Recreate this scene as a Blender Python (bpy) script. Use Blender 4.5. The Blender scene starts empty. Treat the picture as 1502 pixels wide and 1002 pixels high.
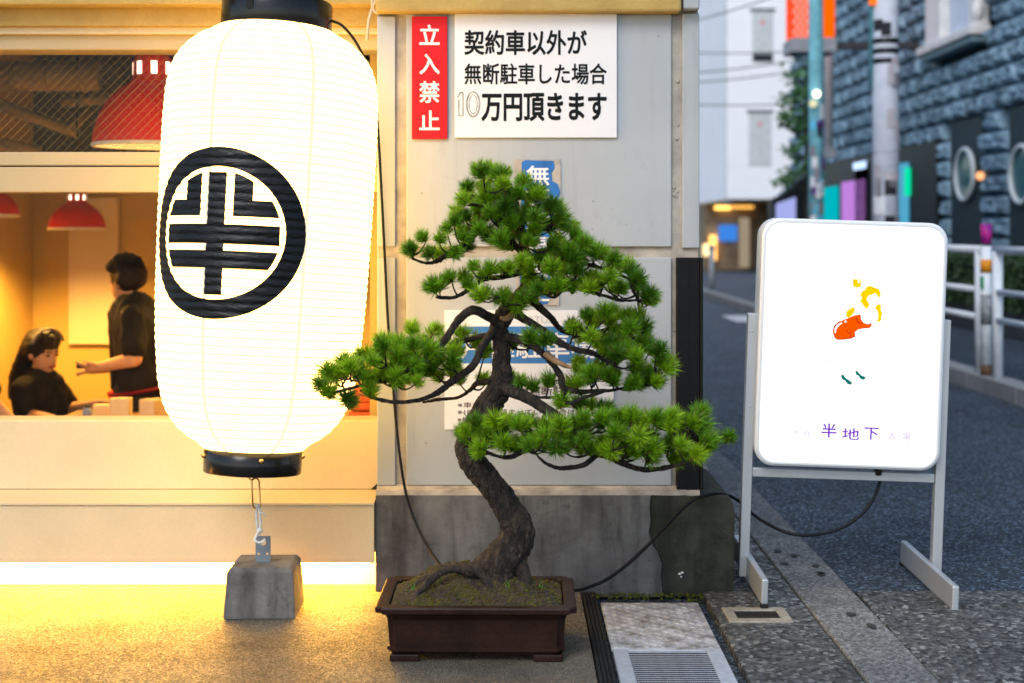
import bpy, bmesh, math, random
from mathutils import Vector, Matrix, noise

random.seed(7)
R = math.radians
scene = bpy.context.scene
COL = scene.collection

# ------------------------------------------------------------------ camera
F = 2100.0            # focal length in photo pixels (1502 wide)
CX, HY, CAMZ = 751.0, 340.0, 1.32
cam_d = bpy.data.cameras.new('camera')
cam = bpy.data.objects.new('camera', cam_d)
COL.objects.link(cam)
cam.location = (0, 0, CAMZ)
cam.rotation_euler = (R(90), 0, 0)
cam_d.sensor_fit = 'HORIZONTAL'
cam_d.sensor_width = 36.0
cam_d.lens = 36.0 * F / 1502.0
cam_d.shift_y = (HY - 501.0) / 1502.0
cam_d.clip_start = 0.05
cam_d.clip_end = 2000
cam_d.dof.use_dof = True
cam_d.dof.focus_distance = 4.75
cam_d.dof.aperture_fstop = 2.1
scene.camera = cam

# ------------------------------------------------------------------ world and sun
SUN_EL, SUN_ROT = R(44), R(205)
world = bpy.data.worlds.new('World')
scene.world = world
world.use_nodes = True
wn = world.node_tree
bg = wn.nodes['Background']
sky = wn.nodes.new('ShaderNodeTexSky')
sky.sky_type = 'NISHITA'
sky.sun_disc = False
sky.sun_elevation = SUN_EL
sky.sun_rotation = SUN_ROT
wn.links.new(sky.outputs[0], bg.inputs[0])
bg.inputs[1].default_value = 0.15
sl = bpy.data.lights.new('sun', 'SUN')
sl.energy = 1.0
sl.angle = R(25)
sl.color = (1.0, 0.98, 0.95)
sun = bpy.data.objects.new('sun', sl)
COL.objects.link(sun)
sun.rotation_euler = (R(90) - SUN_EL, 0, math.pi - SUN_ROT)

scene.view_settings.view_transform = 'Standard'
scene.view_settings.look = 'None'
scene.view_settings.gamma = 1
scene.view_settings.exposure = 0.62
scene.view_settings.use_curve_mapping = False
scene.render.engine = 'CYCLES'
scene.cycles.use_denoising = True
scene.cycles.max_bounces = 8
scene.cycles.diffuse_bounces = 4
scene.cycles.transparent_max_bounces = 16
scene.cycles.sample_clamp_indirect = 6.0
scene.cycles.caustics_reflective = False
scene.cycles.caustics_refractive = False

# ------------------------------------------------------------------ helpers
def S(px, py, Y):
    """the place that stands at depth Y behind the photo's pixel"""
    return Vector(((px - CX) * Y / F, Y, CAMZ - (py - HY) * Y / F))

def SX(px, Y): return (px - CX) * Y / F
def SZ(py, Y): return CAMZ - (py - HY) * Y / F

def G(px, py, z=0.0):
    Y = F * (CAMZ - z) / (py - HY)
    return Vector(((px - CX) * Y / F, Y, z))

def nodes_of(m):
    m.use_nodes = True
    nt = m.node_tree
    return nt, nt.nodes['Principled BSDF']

def ramp(nt, fac, stops):
    r = nt.nodes.new('ShaderNodeValToRGB')
    el = r.color_ramp.elements
    while len(el) < len(stops): el.new(0.5)
    for e, (p, c) in zip(el, stops):
        e.position = p
        e.color = (c[0], c[1], c[2], 1) if not isinstance(c, (int, float)) else (c, c, c, 1)
    nt.links.new(fac, r.inputs[0])
    return r

def coords(nt, scale=(1, 1, 1)):
    tc = nt.nodes.new('ShaderNodeTexCoord')
    mp = nt.nodes.new('ShaderNodeMapping')
    mp.inputs['Scale'].default_value = scale
    nt.links.new(tc.outputs['Object'], mp.inputs[0])
    return mp.outputs[0]

def tex_noise(nt, vec, scale, detail=4, rough=0.6):
    n = nt.nodes.new('ShaderNodeTexNoise')
    n.inputs['Scale'].default_value = scale
    n.inputs['Detail'].default_value = detail
    n.inputs['Roughness'].default_value = rough
    nt.links.new(vec, n.inputs['Vector'])
    return n.outputs['Fac']

def tex_vor(nt, vec, scale, feature='F1', out='Distance'):
    n = nt.nodes.new('ShaderNodeTexVoronoi')
    n.feature = feature
    n.inputs['Scale'].default_value = scale
    nt.links.new(vec, n.inputs['Vector'])
    return n.outputs[out]

def mixc(nt, fac, a, b, mode='MIX'):
    n = nt.nodes.new('ShaderNodeMix')
    n.data_type = 'RGBA'
    n.blend_type = mode
    for sock, v in ((n.inputs[0], fac), (n.inputs[6], a), (n.inputs[7], b)):
        if isinstance(v, (int, float)): sock.default_value = v
        elif isinstance(v, tuple): sock.default_value = (v[0], v[1], v[2], 1)
        else: nt.links.new(v, sock)
    return n.outputs[2]

def math_n(nt, op, a, b=0.0, clamp=False):
    n = nt.nodes.new('ShaderNodeMath')
    n.operation = op
    n.use_clamp = clamp
    for sock, v in ((n.inputs[0], a), (n.inputs[1], b)):
        if isinstance(v, (int, float)): sock.default_value = v
        else: nt.links.new(v, sock)
    return n.outputs[0]

def set_bump(nt, b, height, strength=0.3, dist=0.01):
    bp = nt.nodes.new('ShaderNodeBump')
    bp.inputs['Strength'].default_value = strength
    bp.inputs['Distance'].default_value = dist
    nt.links.new(height, bp.inputs['Height'])
    nt.links.new(bp.outputs[0], b.inputs['Normal'])

def M(name, col, rough=0.6, metal=0.0, var=0.12, scale=6.0, bump=0.0, bscale=80.0, col2=None,
      stretch=(1, 1, 1), fine=0.0, obj_random=0.0, spec=0.16):
    """a plain procedural surface: base colour with two sizes of mottling and a fine relief"""
    m = bpy.data.materials.new(name)
    nt, b = nodes_of(m)
    b.inputs['Roughness'].default_value = rough
    b.inputs['Metallic'].default_value = metal
    b.inputs['Specular IOR Level'].default_value = spec
    v = coords(nt, stretch)
    f = tex_noise(nt, v, scale, 5, 0.62)
    lo = tuple(max(0, c * (1 - var)) for c in col)
    hi = col2 if col2 else tuple(c * (1 + var) for c in col)
    c = ramp(nt, f, [(0.32, lo), (0.68, hi)]).outputs[0]
    if fine > 0:
        f2 = tex_noise(nt, v, scale * 30, 2, 0.5)
        g = ramp(nt, f2, [(0.35, 1 - fine), (0.65, 1 + fine)]).outputs[0]
        c = mixc(nt, 1.0, c, g, 'MULTIPLY')
    if obj_random > 0:
        oi = nt.nodes.new('ShaderNodeObjectInfo')
        g = ramp(nt, oi.outputs['Random'], [(0, 1 - obj_random), (1, 1 + obj_random)]).outputs[0]
        c = mixc(nt, 1.0, c, g, 'MULTIPLY')
    nt.links.new(c, b.inputs['Base Color'])
    if bump > 0:
        set_bump(nt, b, tex_noise(nt, v, bscale, 4, 0.65), bump, 0.004)
    return m

def emit(name, col, strength):
    m = bpy.data.materials.new(name)
    m.use_nodes = True
    nt = m.node_tree
    nt.nodes.clear()
    e = nt.nodes.new('ShaderNodeEmission')
    o = nt.nodes.new('ShaderNodeOutputMaterial')
    e.inputs[0].default_value = (*col, 1)
    e.inputs[1].default_value = strength
    nt.links.new(e.outputs[0], o.inputs[0])
    return m

def smooth_mesh(me, flag=True):
    me.polygons.foreach_set('use_smooth', [flag] * len(me.polygons))

def thing(name, label, cat, loc=(0, 0, 0), rot=(0, 0, 0), group=None):
    o = bpy.data.objects.new(name, None)
    o.empty_display_size = 0.1
    COL.objects.link(o)
    o.location = loc
    o.rotation_euler = rot
    o['label'] = label
    o['category'] = cat
    if group: o['group'] = group
    return o

def tag(o, label, cat, group=None):
    o['label'] = label
    o['category'] = cat
    if group: o['group'] = group
    return o

def base_of(p):
    """world place of a thing or of a part of it (parts sit at their thing's origin)"""
    v = Vector((0, 0, 0))
    while p is not None:
        v += Vector(p.location)
        p = p.parent
    return v

def obj(name, bm, mat, parent=None, smooth=False, local=False, kind=None, label=None):
    """link a bmesh as one object; its coordinates are world ones unless local"""
    if parent is not None and not local:
        bmesh.ops.translate(bm, verts=bm.verts, vec=-base_of(parent))
    me = bpy.data.meshes.new(name)
    bm.to_mesh(me)
    bm.free()
    if smooth: smooth_mesh(me)
    if isinstance(mat, (list, tuple)):
        for x in mat: me.materials.append(x)
    else:
        me.materials.append(mat)
    o = bpy.data.objects.new(name, me)
    COL.objects.link(o)
    if parent is not None: o.parent = parent
    if kind: o['kind'] = kind
    if label: o['label'] = label
    return o

def solo(name, bm, mat, label, cat, loc=None, group=None, smooth=False, kind=None):
    """a thing that is one mesh; origin moved to its base"""
    if loc is None:
        xs = [v.co for v in bm.verts]
        loc = Vector((sum(v.x for v in xs) / len(xs), sum(v.y for v in xs) / len(xs), min(v.z for v in xs)))
    bmesh.ops.translate(bm, verts=bm.verts, vec=-Vector(loc))
    o = obj(name, bm, mat, None, smooth, kind=kind)
    o.location = loc
    return tag(o, label, cat, group)

def struct(name, bm, mat, label=None, parent=None, smooth=False):
    o = obj(name, bm, mat, parent, smooth)
    o['kind'] = 'structure'
    if label: o['label'] = label
    return o

def add(bm, verts, faces, mi=0, smooth=False):
    vs = [bm.verts.new(v) for v in verts]
    for f in faces:
        try:
            nf = bm.faces.new([vs[i] for i in f])
            nf.material_index = mi
            nf.smooth = smooth
        except ValueError:
            pass
    return vs

def merge(bm, other):
    me = bpy.data.meshes.new('tmp')
    other.to_mesh(me)
    other.free()
    bm.from_mesh(me)
    bpy.data.meshes.remove(me)

def box(x0, x1, y0, y1, z0, z1, bev=0.0, seg=1, bm=None, mi=0, M4=None):
    t = bmesh.new()
    bmesh.ops.create_cube(t, size=1)
    bmesh.ops.scale(t, vec=(x1 - x0, y1 - y0, z1 - z0), verts=t.verts)
    bmesh.ops.translate(t, vec=((x0 + x1) / 2, (y0 + y1) / 2, (z0 + z1) / 2), verts=t.verts)
    if bev > 0:
        bmesh.ops.bevel(t, geom=list(t.edges), offset=bev, segments=seg, profile=0.5, affect='EDGES')
    if M4 is not None: bmesh.ops.transform(t, matrix=M4, verts=t.verts)
    for f in t.faces: f.material_index = mi
    if bm is None: return t
    merge(bm, t)
    return bm

def sbox(px0, py0, px1, py1, Y, depth, bev=0.0, bm=None):
    """a box whose front face, at depth Y, covers a rectangle of the photo"""
    a, b = S(px0, py0, Y), S(px1, py1, Y)
    return box(a.x, b.x, Y, Y + depth, b.z, a.z, bev, 1, bm)

def catmull(pts, n=8):
    """pts: list of tuples of any length, resampled smoothly"""
    out = []
    P = [pts[0]] + list(pts) + [pts[-1]]
    for i in range(1, len(P) - 2):
        p0, p1, p2, p3 = P[i - 1], P[i], P[i + 1], P[i + 2]
        for k in range(n):
            t = k / n
            out.append(tuple(0.5 * ((2 * b) + (c - a) * t + (2 * a - 5 * b + 4 * c - d) * t * t +
                                    (3 * b - a - 3 * c + d) * t ** 3)
                             for a, b, c, d in zip(p0, p1, p2, p3)))
    out.append(tuple(P[-2]))
    return out

def tube(bm, pts, radii, seg=10, mi=0, cap=True, disp=None, smooth=True):
    """swept tube; disp(co, normal) -> offset along the normal"""
    pts = [Vector(p) for p in pts]
    if isinstance(radii, (int, float)): radii = [radii] * len(pts)
    up = None
    rings = []
    for i, p in enumerate(pts):
        d = (pts[min(i + 1, len(pts) - 1)] - pts[max(i - 1, 0)])
        if d.length < 1e-9: d = Vector((0, 0, 1))
        d.normalize()
        if up is None:
            up = d.cross(Vector((0, 1, 0.1)))
            if up.length < 1e-4: up = d.cross(Vector((1, 0, 0)))
            up.normalize()
        else:
            up = up - d * up.dot(d)
            if up.length < 1e-6: up = d.orthogonal()
            up.normalize()
        sd = d.cross(up)
        ring = []
        for k in range(seg):
            a = 2 * math.pi * k / seg
            nrm = up * math.cos(a) + sd * math.sin(a)
            co = p + nrm * radii[i]
            if disp: co = co + nrm * disp(co, radii[i])
            ring.append(bm.verts.new(co))
        rings.append(ring)
    for a, b in zip(rings[:-1], rings[1:]):
        for k in range(seg):
            f = bm.faces.new((a[k], a[(k + 1) % seg], b[(k + 1) % seg], b[k]))
            f.material_index = mi
            f.smooth = smooth
    if cap:
        for r, rev in ((rings[0], False), (rings[-1], True)):
            f = bm.faces.new(list(reversed(r)) if not rev else r)
            f.material_index = mi
    return bm

def lathe(bm, prof, seg=48, center=(0, 0, 0), mi=0, smooth=True):
    cx, cy, cz = center
    rings = []
    for r, z in prof:
        rings.append([bm.verts.new((cx + r * math.cos(2 * math.pi * k / seg), cy + r * math.sin(2 * math.pi * k / seg), cz + z))
                      for k in range(seg)])
    for a, b in zip(rings[:-1], rings[1:]):
        for k in range(seg):
            f = bm.faces.new((a[k], a[(k + 1) % seg], b[(k + 1) % seg], b[k]))
            f.material_index = mi
            f.smooth = smooth
    return bm

def prism(bm, pts, y0, y1, mi=0):
    """polygon of (x, z) points pushed from y0 to y1"""
    a = [bm.verts.new((x, y0, z)) for x, z in pts]
    b = [bm.verts.new((x, y1, z)) for x, z in pts]
    n = len(pts)
    bm.faces.new(a).material_index = mi
    bm.faces.new(list(reversed(b))).material_index = mi
    for i in range(n):
        bm.faces.new((a[i], b[i], b[(i + 1) % n], a[(i + 1) % n])).material_index = mi
    bmesh.ops.recalc_face_normals(bm, faces=bm.faces)
    return bm

def ball(bm, c, r, sc=(1, 1, 1), sub=2, mi=0, smooth=True):
    t = bmesh.new()
    bmesh.ops.create_icosphere(t, subdivisions=sub, radius=r)
    bmesh.ops.scale(t, vec=sc, verts=t.verts)
    bmesh.ops.translate(t, vec=c, verts=t.verts)
    for f in t.faces:
        f.smooth = smooth
        f.material_index = mi
    merge(bm, t)
    return bm

def text_bm(s, bold=0.0, vertical=False):
    """lettering as a flat bmesh in x, z, its bounding box scaled to 0..1"""
    cu = bpy.data.curves.new('t', 'FONT')
    cu.body = '\n'.join(s) if vertical else s
    cu.size = 1
    cu.resolution_u = 3
    cu.align_x = 'CENTER'
    ob = bpy.data.objects.new('t', cu)
    COL.objects.link(ob)
    dg = bpy.context.evaluated_depsgraph_get()
    me = bpy.data.meshes.new_from_object(ob.evaluated_get(dg))
    bpy.data.objects.remove(ob)
    bpy.data.curves.remove(cu)
    bm = bmesh.new()
    bm.from_mesh(me)
    bpy.data.meshes.remove(me)
    xs = [v.co.x for v in bm.verts]
    ys = [v.co.y for v in bm.verts]
    x0, x1, y0, y1 = min(xs), max(xs), min(ys), max(ys)
    for v in bm.verts:
        v.co = Vector((v.co.x, 0, v.co.y))
    if bold > 0:                          # rounded heavy strokes: thin sheets stacked with small shifts
        me = bpy.data.meshes.new('t')
        bm.to_mesh(me)
        for k in range(10):
            n0 = len(bm.verts)
            bm.from_mesh(me)
            bm.verts.ensure_lookup_table()
            a = 2 * math.pi * k / 10
            for v in bm.verts[n0:]: v.co += Vector((bold * math.cos(a), 0.00004 * (k + 1), bold * math.sin(a)))
        bpy.data.meshes.remove(me)
        x0 -= bold; x1 += bold; y0 -= bold; y1 += bold
    for v in bm.verts:
        v.co = Vector(((v.co.x - x0) / (x1 - x0), v.co.y, (v.co.z - y0) / (y1 - y0)))
    return bm

def text_at(name, s, x0, z0, x1, z1, y, mat, parent, bold=0.0, vertical=False, local=False):
    bm = text_bm(s, bold, vertical)
    for v in bm.verts:
        v.co = Vector((x0 + v.co.x * (x1 - x0), y - v.co.y, z0 + v.co.z * (z1 - z0)))
    return obj(name, bm, mat, parent, local=local)

def text_px(name, s, px0, py0, px1, py1, Y, mat, parent, bold=0.0, vertical=False):
    a, b = S(px0, py1, Y), S(px1, py0, Y)
    return text_at(name, s, a.x, a.z, b.x, b.z, Y, mat, parent, bold, vertical)

def remesh(bm, voxel, smooth_it=6):
    me = bpy.data.meshes.new('r')
    bm.to_mesh(me)
    bm.free()
    ob = bpy.data.objects.new('r', me)
    COL.objects.link(ob)
    md = ob.modifiers.new('r', 'REMESH')
    md.mode = 'VOXEL'
    md.voxel_size = voxel
    ms = ob.modifiers.new('s', 'SMOOTH')
    ms.iterations = smooth_it
    dg = bpy.context.evaluated_depsgraph_get()
    me2 = bpy.data.meshes.new_from_object(ob.evaluated_get(dg))
    bpy.data.objects.remove(ob)
    out = bmesh.new()
    out.from_mesh(me2)
    bpy.data.meshes.remove(me2)
    return out

def folds(bm, amp, sc):
    bm.normal_update()
    for v in bm.verts:
        p = v.co
        n_ = noise.noise(Vector((p.x * sc, p.y * sc, p.z * sc * 0.35))) + 0.5 * noise.noise(Vector((p.x * sc * 2.3, p.y * sc * 2.3, p.z * sc)))
        v.co = p + v.normal * amp * n_
    return bm

def capsule(bm, a, b, ra, rb, n=4):
    a, b = Vector(a), Vector(b)
    for i in range(n + 1):
        t = i / n
        ball(bm, a.lerp(b, t), ra + (rb - ra) * t, sub=2)
    tube(bm, [a, b], [ra, rb], 12)

# ------------------------------------------------------------------ materials
def ground_mat(name, base_lo, base_hi, speck_scale, speck_lo, speck_hi, rough, bump, big=1.2, dist=0.004):
    """cast or rolled ground: stains, stone specks of several tones and a grainy relief"""
    m = bpy.data.materials.new(name)
    nt, b = nodes_of(m)
    v = coords(nt)
    big_n = tex_noise(nt, v, big, 6, 0.65)
    c = ramp(nt, big_n, [(0.3, base_lo), (0.7, base_hi)]).outputs[0]
    worn = ramp(nt, tex_noise(nt, v, big * 0.4, 7, 0.7), [(0.32, 0.66), (0.5, 1.0), (0.68, 1.18)]).outputs[0]
    c = mixc(nt, 1.0, c, worn, 'MULTIPLY')
    spots = ramp(nt, tex_noise(nt, v, big * 6, 3, 0.6), [(0.26, 0.55), (0.33, 1.0)]).outputs[0]
    c = mixc(nt, 0.7, c, spots, 'MULTIPLY')
    cell = tex_vor(nt, v, speck_scale, 'F1', 'Color')
    bw = nt.nodes.new('ShaderNodeRGBToBW')
    nt.links.new(cell, bw.inputs[0])
    sp = ramp(nt, bw.outputs[0], [(0.2, speck_lo), (0.55, 1.0), (0.72, 1.0), (0.86, speck_hi)]).outputs[0]
    c = mixc(nt, 1.0, c, sp, 'MULTIPLY')
    fine = tex_noise(nt, v, speck_scale * 0.6, 3, 0.7)
    fg = ramp(nt, fine, [(0.3, 0.75), (0.7, 1.2)]).outputs[0]
    c = mixc(nt, 1.0, c, fg, 'MULTIPLY')
    nt.links.new(c, b.inputs['Base Color'])
    b.inputs['Roughness'].default_value = rough
    rr = ramp(nt, bw.outputs[0], [(0.3, rough + 0.15), (0.8, rough - 0.2)]).outputs[0]
    nt.links.new(rr, b.inputs['Roughness'])
    h = math_n(nt, 'ADD', tex_vor(nt, v, speck_scale), fine)
    set_bump(nt, b, h, bump, dist)
    return m

m_asphalt = ground_mat('asphalt', (0.020, 0.031, 0.045), (0.044, 0.064, 0.086), 95, 0.4, 6.0, 0.6, 1.0, 0.8, 0.010)
m_aggregate = ground_mat('exposed_aggregate', (0.055, 0.058, 0.054), (0.130, 0.130, 0.118), 62, 0.22, 2.9, 0.6, 1.0, 2.2, 0.008)
m_kerb = ground_mat('kerb_concrete', (0.13, 0.135, 0.13), (0.24, 0.24, 0.225), 110, 0.45, 1.5, 0.8, 0.6, 3.5, 0.004)
m_apron = ground_mat('apron_concrete', (0.070, 0.058, 0.040), (0.25, 0.215, 0.15), 190, 0.55, 1.5, 0.6, 1.0, 3.2, 0.006)

def stained_concrete(name, lo, hi, moss, moss_amt):
    m = bpy.data.materials.new(name)
    nt, b = nodes_of(m)
    v = coords(nt)
    vs = coords(nt, (9, 9, 1.1))
    c = ramp(nt, tex_noise(nt, v, 5, 7, 0.7), [(0.3, lo), (0.72, hi)]).outputs[0]
    streak = ramp(nt, tex_noise(nt, vs, 1.6, 5, 0.6), [(0.35, 0.55), (0.5, 1.0), (0.72, 1.25)]).outputs[0]
    c = mixc(nt, 1.0, c, streak, 'MULTIPLY')
    pits = ramp(nt, tex_vor(nt, v, 34), [(0.05, 0.35), (0.12, 1.0)]).outputs[0]
    c = mixc(nt, 0.8, c, pits, 'MULTIPLY')
    mm = ramp(nt, tex_noise(nt, v, 9, 8, 0.75), [(0.58 - 0.25 * moss_amt, 0.0), (0.72 - 0.2 * moss_amt, 1.0)]).outputs[0]
    c = mixc(nt, mm, c, moss)
    nt.links.new(c, b.inputs['Base Color'])
    b.inputs['Roughness'].default_value = 0.9
    set_bump(nt, b, tex_noise(nt, v, 70, 6, 0.75), 0.7, 0.006)
    return m

m_plinth = stained_concrete('stained_plinth_concrete', (0.056, 0.055, 0.053), (0.195, 0.19, 0.18), (0.05, 0.05, 0.03), 0.0)
m_plinth_moss = stained_concrete('mossy_plinth_concrete', (0.020, 0.021, 0.013), (0.055, 0.055, 0.040), (0.013, 0.017, 0.007), 0.55)
m_mortar = M('joint_mortar', (0.42, 0.37, 0.30), 0.9, 0, 0.25, 9, 0.5, 60)
m_mortar_ledge = M('ledge_mortar', (0.40, 0.35, 0.29), 0.9, 0, 0.35, 12, 0.8, 60)
m_panel = M('grey_cladding', (0.44, 0.445, 0.445), 0.45, 0, 0.09, 2.2, 0.12, 250, fine=0.04)
def clad_mat():
    m = bpy.data.materials.new('grey_cladding')
    nt, b = nodes_of(m)
    b.inputs['Roughness'].default_value = 0.45
    b.inputs['Specular IOR Level'].default_value = 0.2
    v = coords(nt)
    c = ramp(nt, tex_noise(nt, v, 2.0, 5, 0.6), [(0.3, (0.385, 0.405, 0.41)), (0.7, (0.455, 0.475, 0.48))]).outputs[0]
    st = ramp(nt, tex_noise(nt, coords(nt, (16, 16, 0.9)), 1.4, 6, 0.65), [(0.26, 0.80), (0.42, 0.98), (0.75, 1.02)]).outputs[0]
    c = mixc(nt, 0.75, c, st, 'MULTIPLY')
    sm = ramp(nt, tex_noise(nt, v, 7, 8, 0.75), [(0.28, 0.82), (0.40, 1.0)]).outputs[0]
    c = mixc(nt, 0.8, c, sm, 'MULTIPLY')
    sp = ramp(nt, tex_vor(nt, v, 7), [(0.02, 0.45), (0.035, 1.0)]).outputs[0]
    c = mixc(nt, 0.7, c, sp, 'MULTIPLY')
    nt.links.new(c, b.inputs['Base Color'])
    set_bump(nt, b, tex_noise(nt, v, 240, 4, 0.65), 0.12, 0.003)
    return m
m_panel = clad_mat()
m_stucco = M('beige_stucco', (0.50, 0.34, 0.11), 0.9, 0, 0.12, 6, 1.0, 75)
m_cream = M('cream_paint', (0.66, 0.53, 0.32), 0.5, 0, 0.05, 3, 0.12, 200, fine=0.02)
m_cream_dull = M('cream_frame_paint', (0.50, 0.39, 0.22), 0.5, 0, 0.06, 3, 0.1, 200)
m_darkgap = M('dark_joint', (0.03, 0.026, 0.022), 0.9)
m_black = M('black_enamel', (0.006, 0.007, 0.008), 0.22, 0, 0.15, 12, spec=0.35)
m_black_satin = M('black_coated_metal', (0.007, 0.007, 0.008), 0.5, 0, 0.2, 20, 0.1, 200)
m_rubber = M('black_rubber', (0.018, 0.018, 0.018), 0.75, 0, 0.4, 18, 0.4, 120)
m_cable = M('black_cable', (0.007, 0.008, 0.009), 0.45)
m_steel = M('galvanised_steel', (0.50, 0.54, 0.58), 0.42, 0.35, 0.14, 30, 0.15, 150)
m_plate = M('worn_tread_plate', (0.34, 0.32, 0.29), 0.45, 0.25, 0.5, 14, 0.3, 90, col2=(0.62, 0.64, 0.66))
m_alu = M('anodised_aluminium', (0.52, 0.54, 0.55), 0.42, 0.55, 0.04, 10)
m_signframe = M('pale_sign_frame', (0.78, 0.80, 0.80), 0.4, 0.1, 0.03, 10)
m_brass = M('brass', (0.65, 0.38, 0.14), 0.3, 1.0, 0.1, 30)
m_rope = M('white_cord', (0.75, 0.72, 0.66), 0.9, 0, 0.15, 80, 0.8, 300)
m_block = stained_concrete('cast_concrete_block', (0.085, 0.08, 0.072), (0.20, 0.19, 0.172), (0.06, 0.055, 0.045), 0.1)
m_red_board = M('red_sign_board', (0.62, 0.012, 0.018), 0.4, 0, 0.04, 5)
m_white_board = M('white_sign_board', (0.80, 0.79, 0.78), 0.4, 0, 0.03, 4, fine=0.015)
m_ink = M('black_sign_ink', (0.010, 0.012, 0.012), 0.5, spec=0.08)
m_ink_faded = M('worn_pencil_ink', (0.12, 0.11, 0.11), 0.7, 0, 0.6, 45, col2=(0.5, 0.48, 0.47))
m_white_ink = M('white_sign_ink', (0.85, 0.82, 0.80), 0.5, 0, 0.03, 10)
m_blue = M('blue_print', (0.035, 0.16, 0.45), 0.5, 0, 0.18, 14)
m_blue_pale = M('blue_band_print', (0.06, 0.20, 0.47), 0.55, 0, 0.08, 8)
m_grey_ink = M('pale_grey_ink', (0.55, 0.54, 0.53), 0.6)
m_brown_ink = M('small_brown_ink', (0.10, 0.06, 0.055), 0.6)
m_torn = M('dirty_glue_remains', (0.43, 0.38, 0.32), 0.85, 0, 0.22, 25, 0.3, 90)
m_pot = M('brown_unglazed_pot', (0.015, 0.0055, 0.0035), 0.42, 0, 0.5, 7, 0.35, 90, col2=(0.030, 0.0115, 0.007), fine=0.16, spec=0.2)
m_moss = M('moss', (0.035, 0.032, 0.006), 0.95, 0, 0.55, 22, 0.9, 160, col2=(0.14, 0.122, 0.014))
m_soil = M('dark_pot_soil', (0.035, 0.024, 0.013), 0.95, 0, 0.5, 26, 1.0, 170, col2=(0.085, 0.075, 0.024))
m_grass = M('fresh_green_sprout', (0.09, 0.22, 0.03), 0.6)
m_white_paint = M('white_rail_paint', (0.72, 0.76, 0.79), 0.45, 0, 0.10, 6)
m_skin = M('skin', (0.56, 0.32, 0.20), 0.55, 0, 0.06, 10)
m_hair = M('black_hair', (0.018, 0.013, 0.010), 0.45, 0, 0.3, 60, 0.5, 150)
m_cloth = M('black_cloth', (0.014, 0.013, 0.013), 0.85, 0, 0.2, 20, 0.3, 60)
m_redbelt = M('red_strap', (0.16, 0.006, 0.010), 0.7)
m_room = M('warm_plaster', (0.56, 0.39, 0.13), 0.8, 0, 0.05, 2, 0.1, 90)
m_room_pale = M('pale_wall_panel', (0.72, 0.60, 0.46), 0.6, 0, 0.04, 2)
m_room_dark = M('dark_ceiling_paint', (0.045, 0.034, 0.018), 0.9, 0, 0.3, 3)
m_duct = M('ceiling_duct', (0.28, 0.22, 0.12), 0.5, 0.4, 0.15, 6)
m_wood = M('wooden_table', (0.36, 0.22, 0.11), 0.55, 0, 0.2, 4, stretch=(1, 8, 8))
m_card = M('cream_carton', (0.66, 0.52, 0.33), 0.7)
m_redlamp = M('red_lamp_enamel', (0.72, 0.020, 0.006), 0.35, 0, 0.05, 5)
m_orange = M('orange_fabric', (0.75, 0.15, 0.03), 0.8, 0, 0.1, 10)
m_bottle = M('bluish_plastic', (0.20, 0.26, 0.42), 0.3)

def glass_mat(name, tint=(0.96, 0.97, 0.97), refl=0.06):
    m = bpy.data.materials.new(name)
    m.use_nodes = True
    nt = m.node_tree
    nt.nodes.clear()
    t = nt.nodes.new('ShaderNodeBsdfTransparent')
    t.inputs[0].default_value = (*tint, 1)
    g = nt.nodes.new('ShaderNodeBsdfGlossy')
    g.inputs['Roughness'].default_value = 0.03
    mx = nt.nodes.new('ShaderNodeMixShader')
    mx.inputs[0].default_value = refl
    o = nt.nodes.new('ShaderNodeOutputMaterial')
    nt.links.new(t.outputs[0], mx.inputs[1])
    nt.links.new(g.outputs[0], mx.inputs[2])
    nt.links.new(mx.outputs[0], o.inputs[0])
    return m
m_glass = glass_mat('window_glass', (0.97, 0.97, 0.96), 0.006)

def bark_mat(name, lo, hi, sc):
    m = bpy.data.materials.new(name)
    nt, b = nodes_of(m)
    v0 = coords(nt, (1, 1, 0.45))
    wob = nt.nodes.new('ShaderNodeTexNoise')
    wob.inputs['Scale'].default_value = sc * 0.5
    wob.inputs['Detail'].default_value = 5
    nt.links.new(v0, wob.inputs['Vector'])
    v = mixc(nt, 0.06, v0, wob.outputs['Color'], 'ADD')
    n1 = tex_noise(nt, v, sc, 8, 0.75)
    c = ramp(nt, n1, [(0.34, tuple(x * 0.25 for x in lo)), (0.46, lo), (0.58, hi), (0.75, tuple(x * 1.5 for x in hi))]).outputs[0]
    cr = ramp(nt, tex_vor(nt, v, sc * 1.3, 'DISTANCE_TO_EDGE'), [(0.0, 0.45), (0.12, 1.0)]).outputs[0]
    c = mixc(nt, 0.8, c, cr, 'MULTIPLY')
    nt.links.new(c, b.inputs['Base Color'])
    b.inputs['Roughness'].default_value = 0.8
    h = math_n(nt, 'ADD', math_n(nt, 'MULTIPLY', n1, 2.2), math_n(nt, 'ADD', cr, tex_noise(nt, v, sc * 4, 5, 0.7)))
    set_bump(nt, b, h, 1.0, 0.008)
    return m
m_bark = bark_mat('pine_bark', (0.022, 0.014, 0.009), (0.080, 0.054, 0.034), 34)
m_twig = bark_mat('pine_twig_bark', (0.016, 0.010, 0.006), (0.050, 0.030, 0.018), 70)

def tex_dead(nt, geo):
    return math_n(nt, 'FRACT', math_n(nt, 'MULTIPLY', geo.outputs['Random Per Island'], 37.0))

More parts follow.
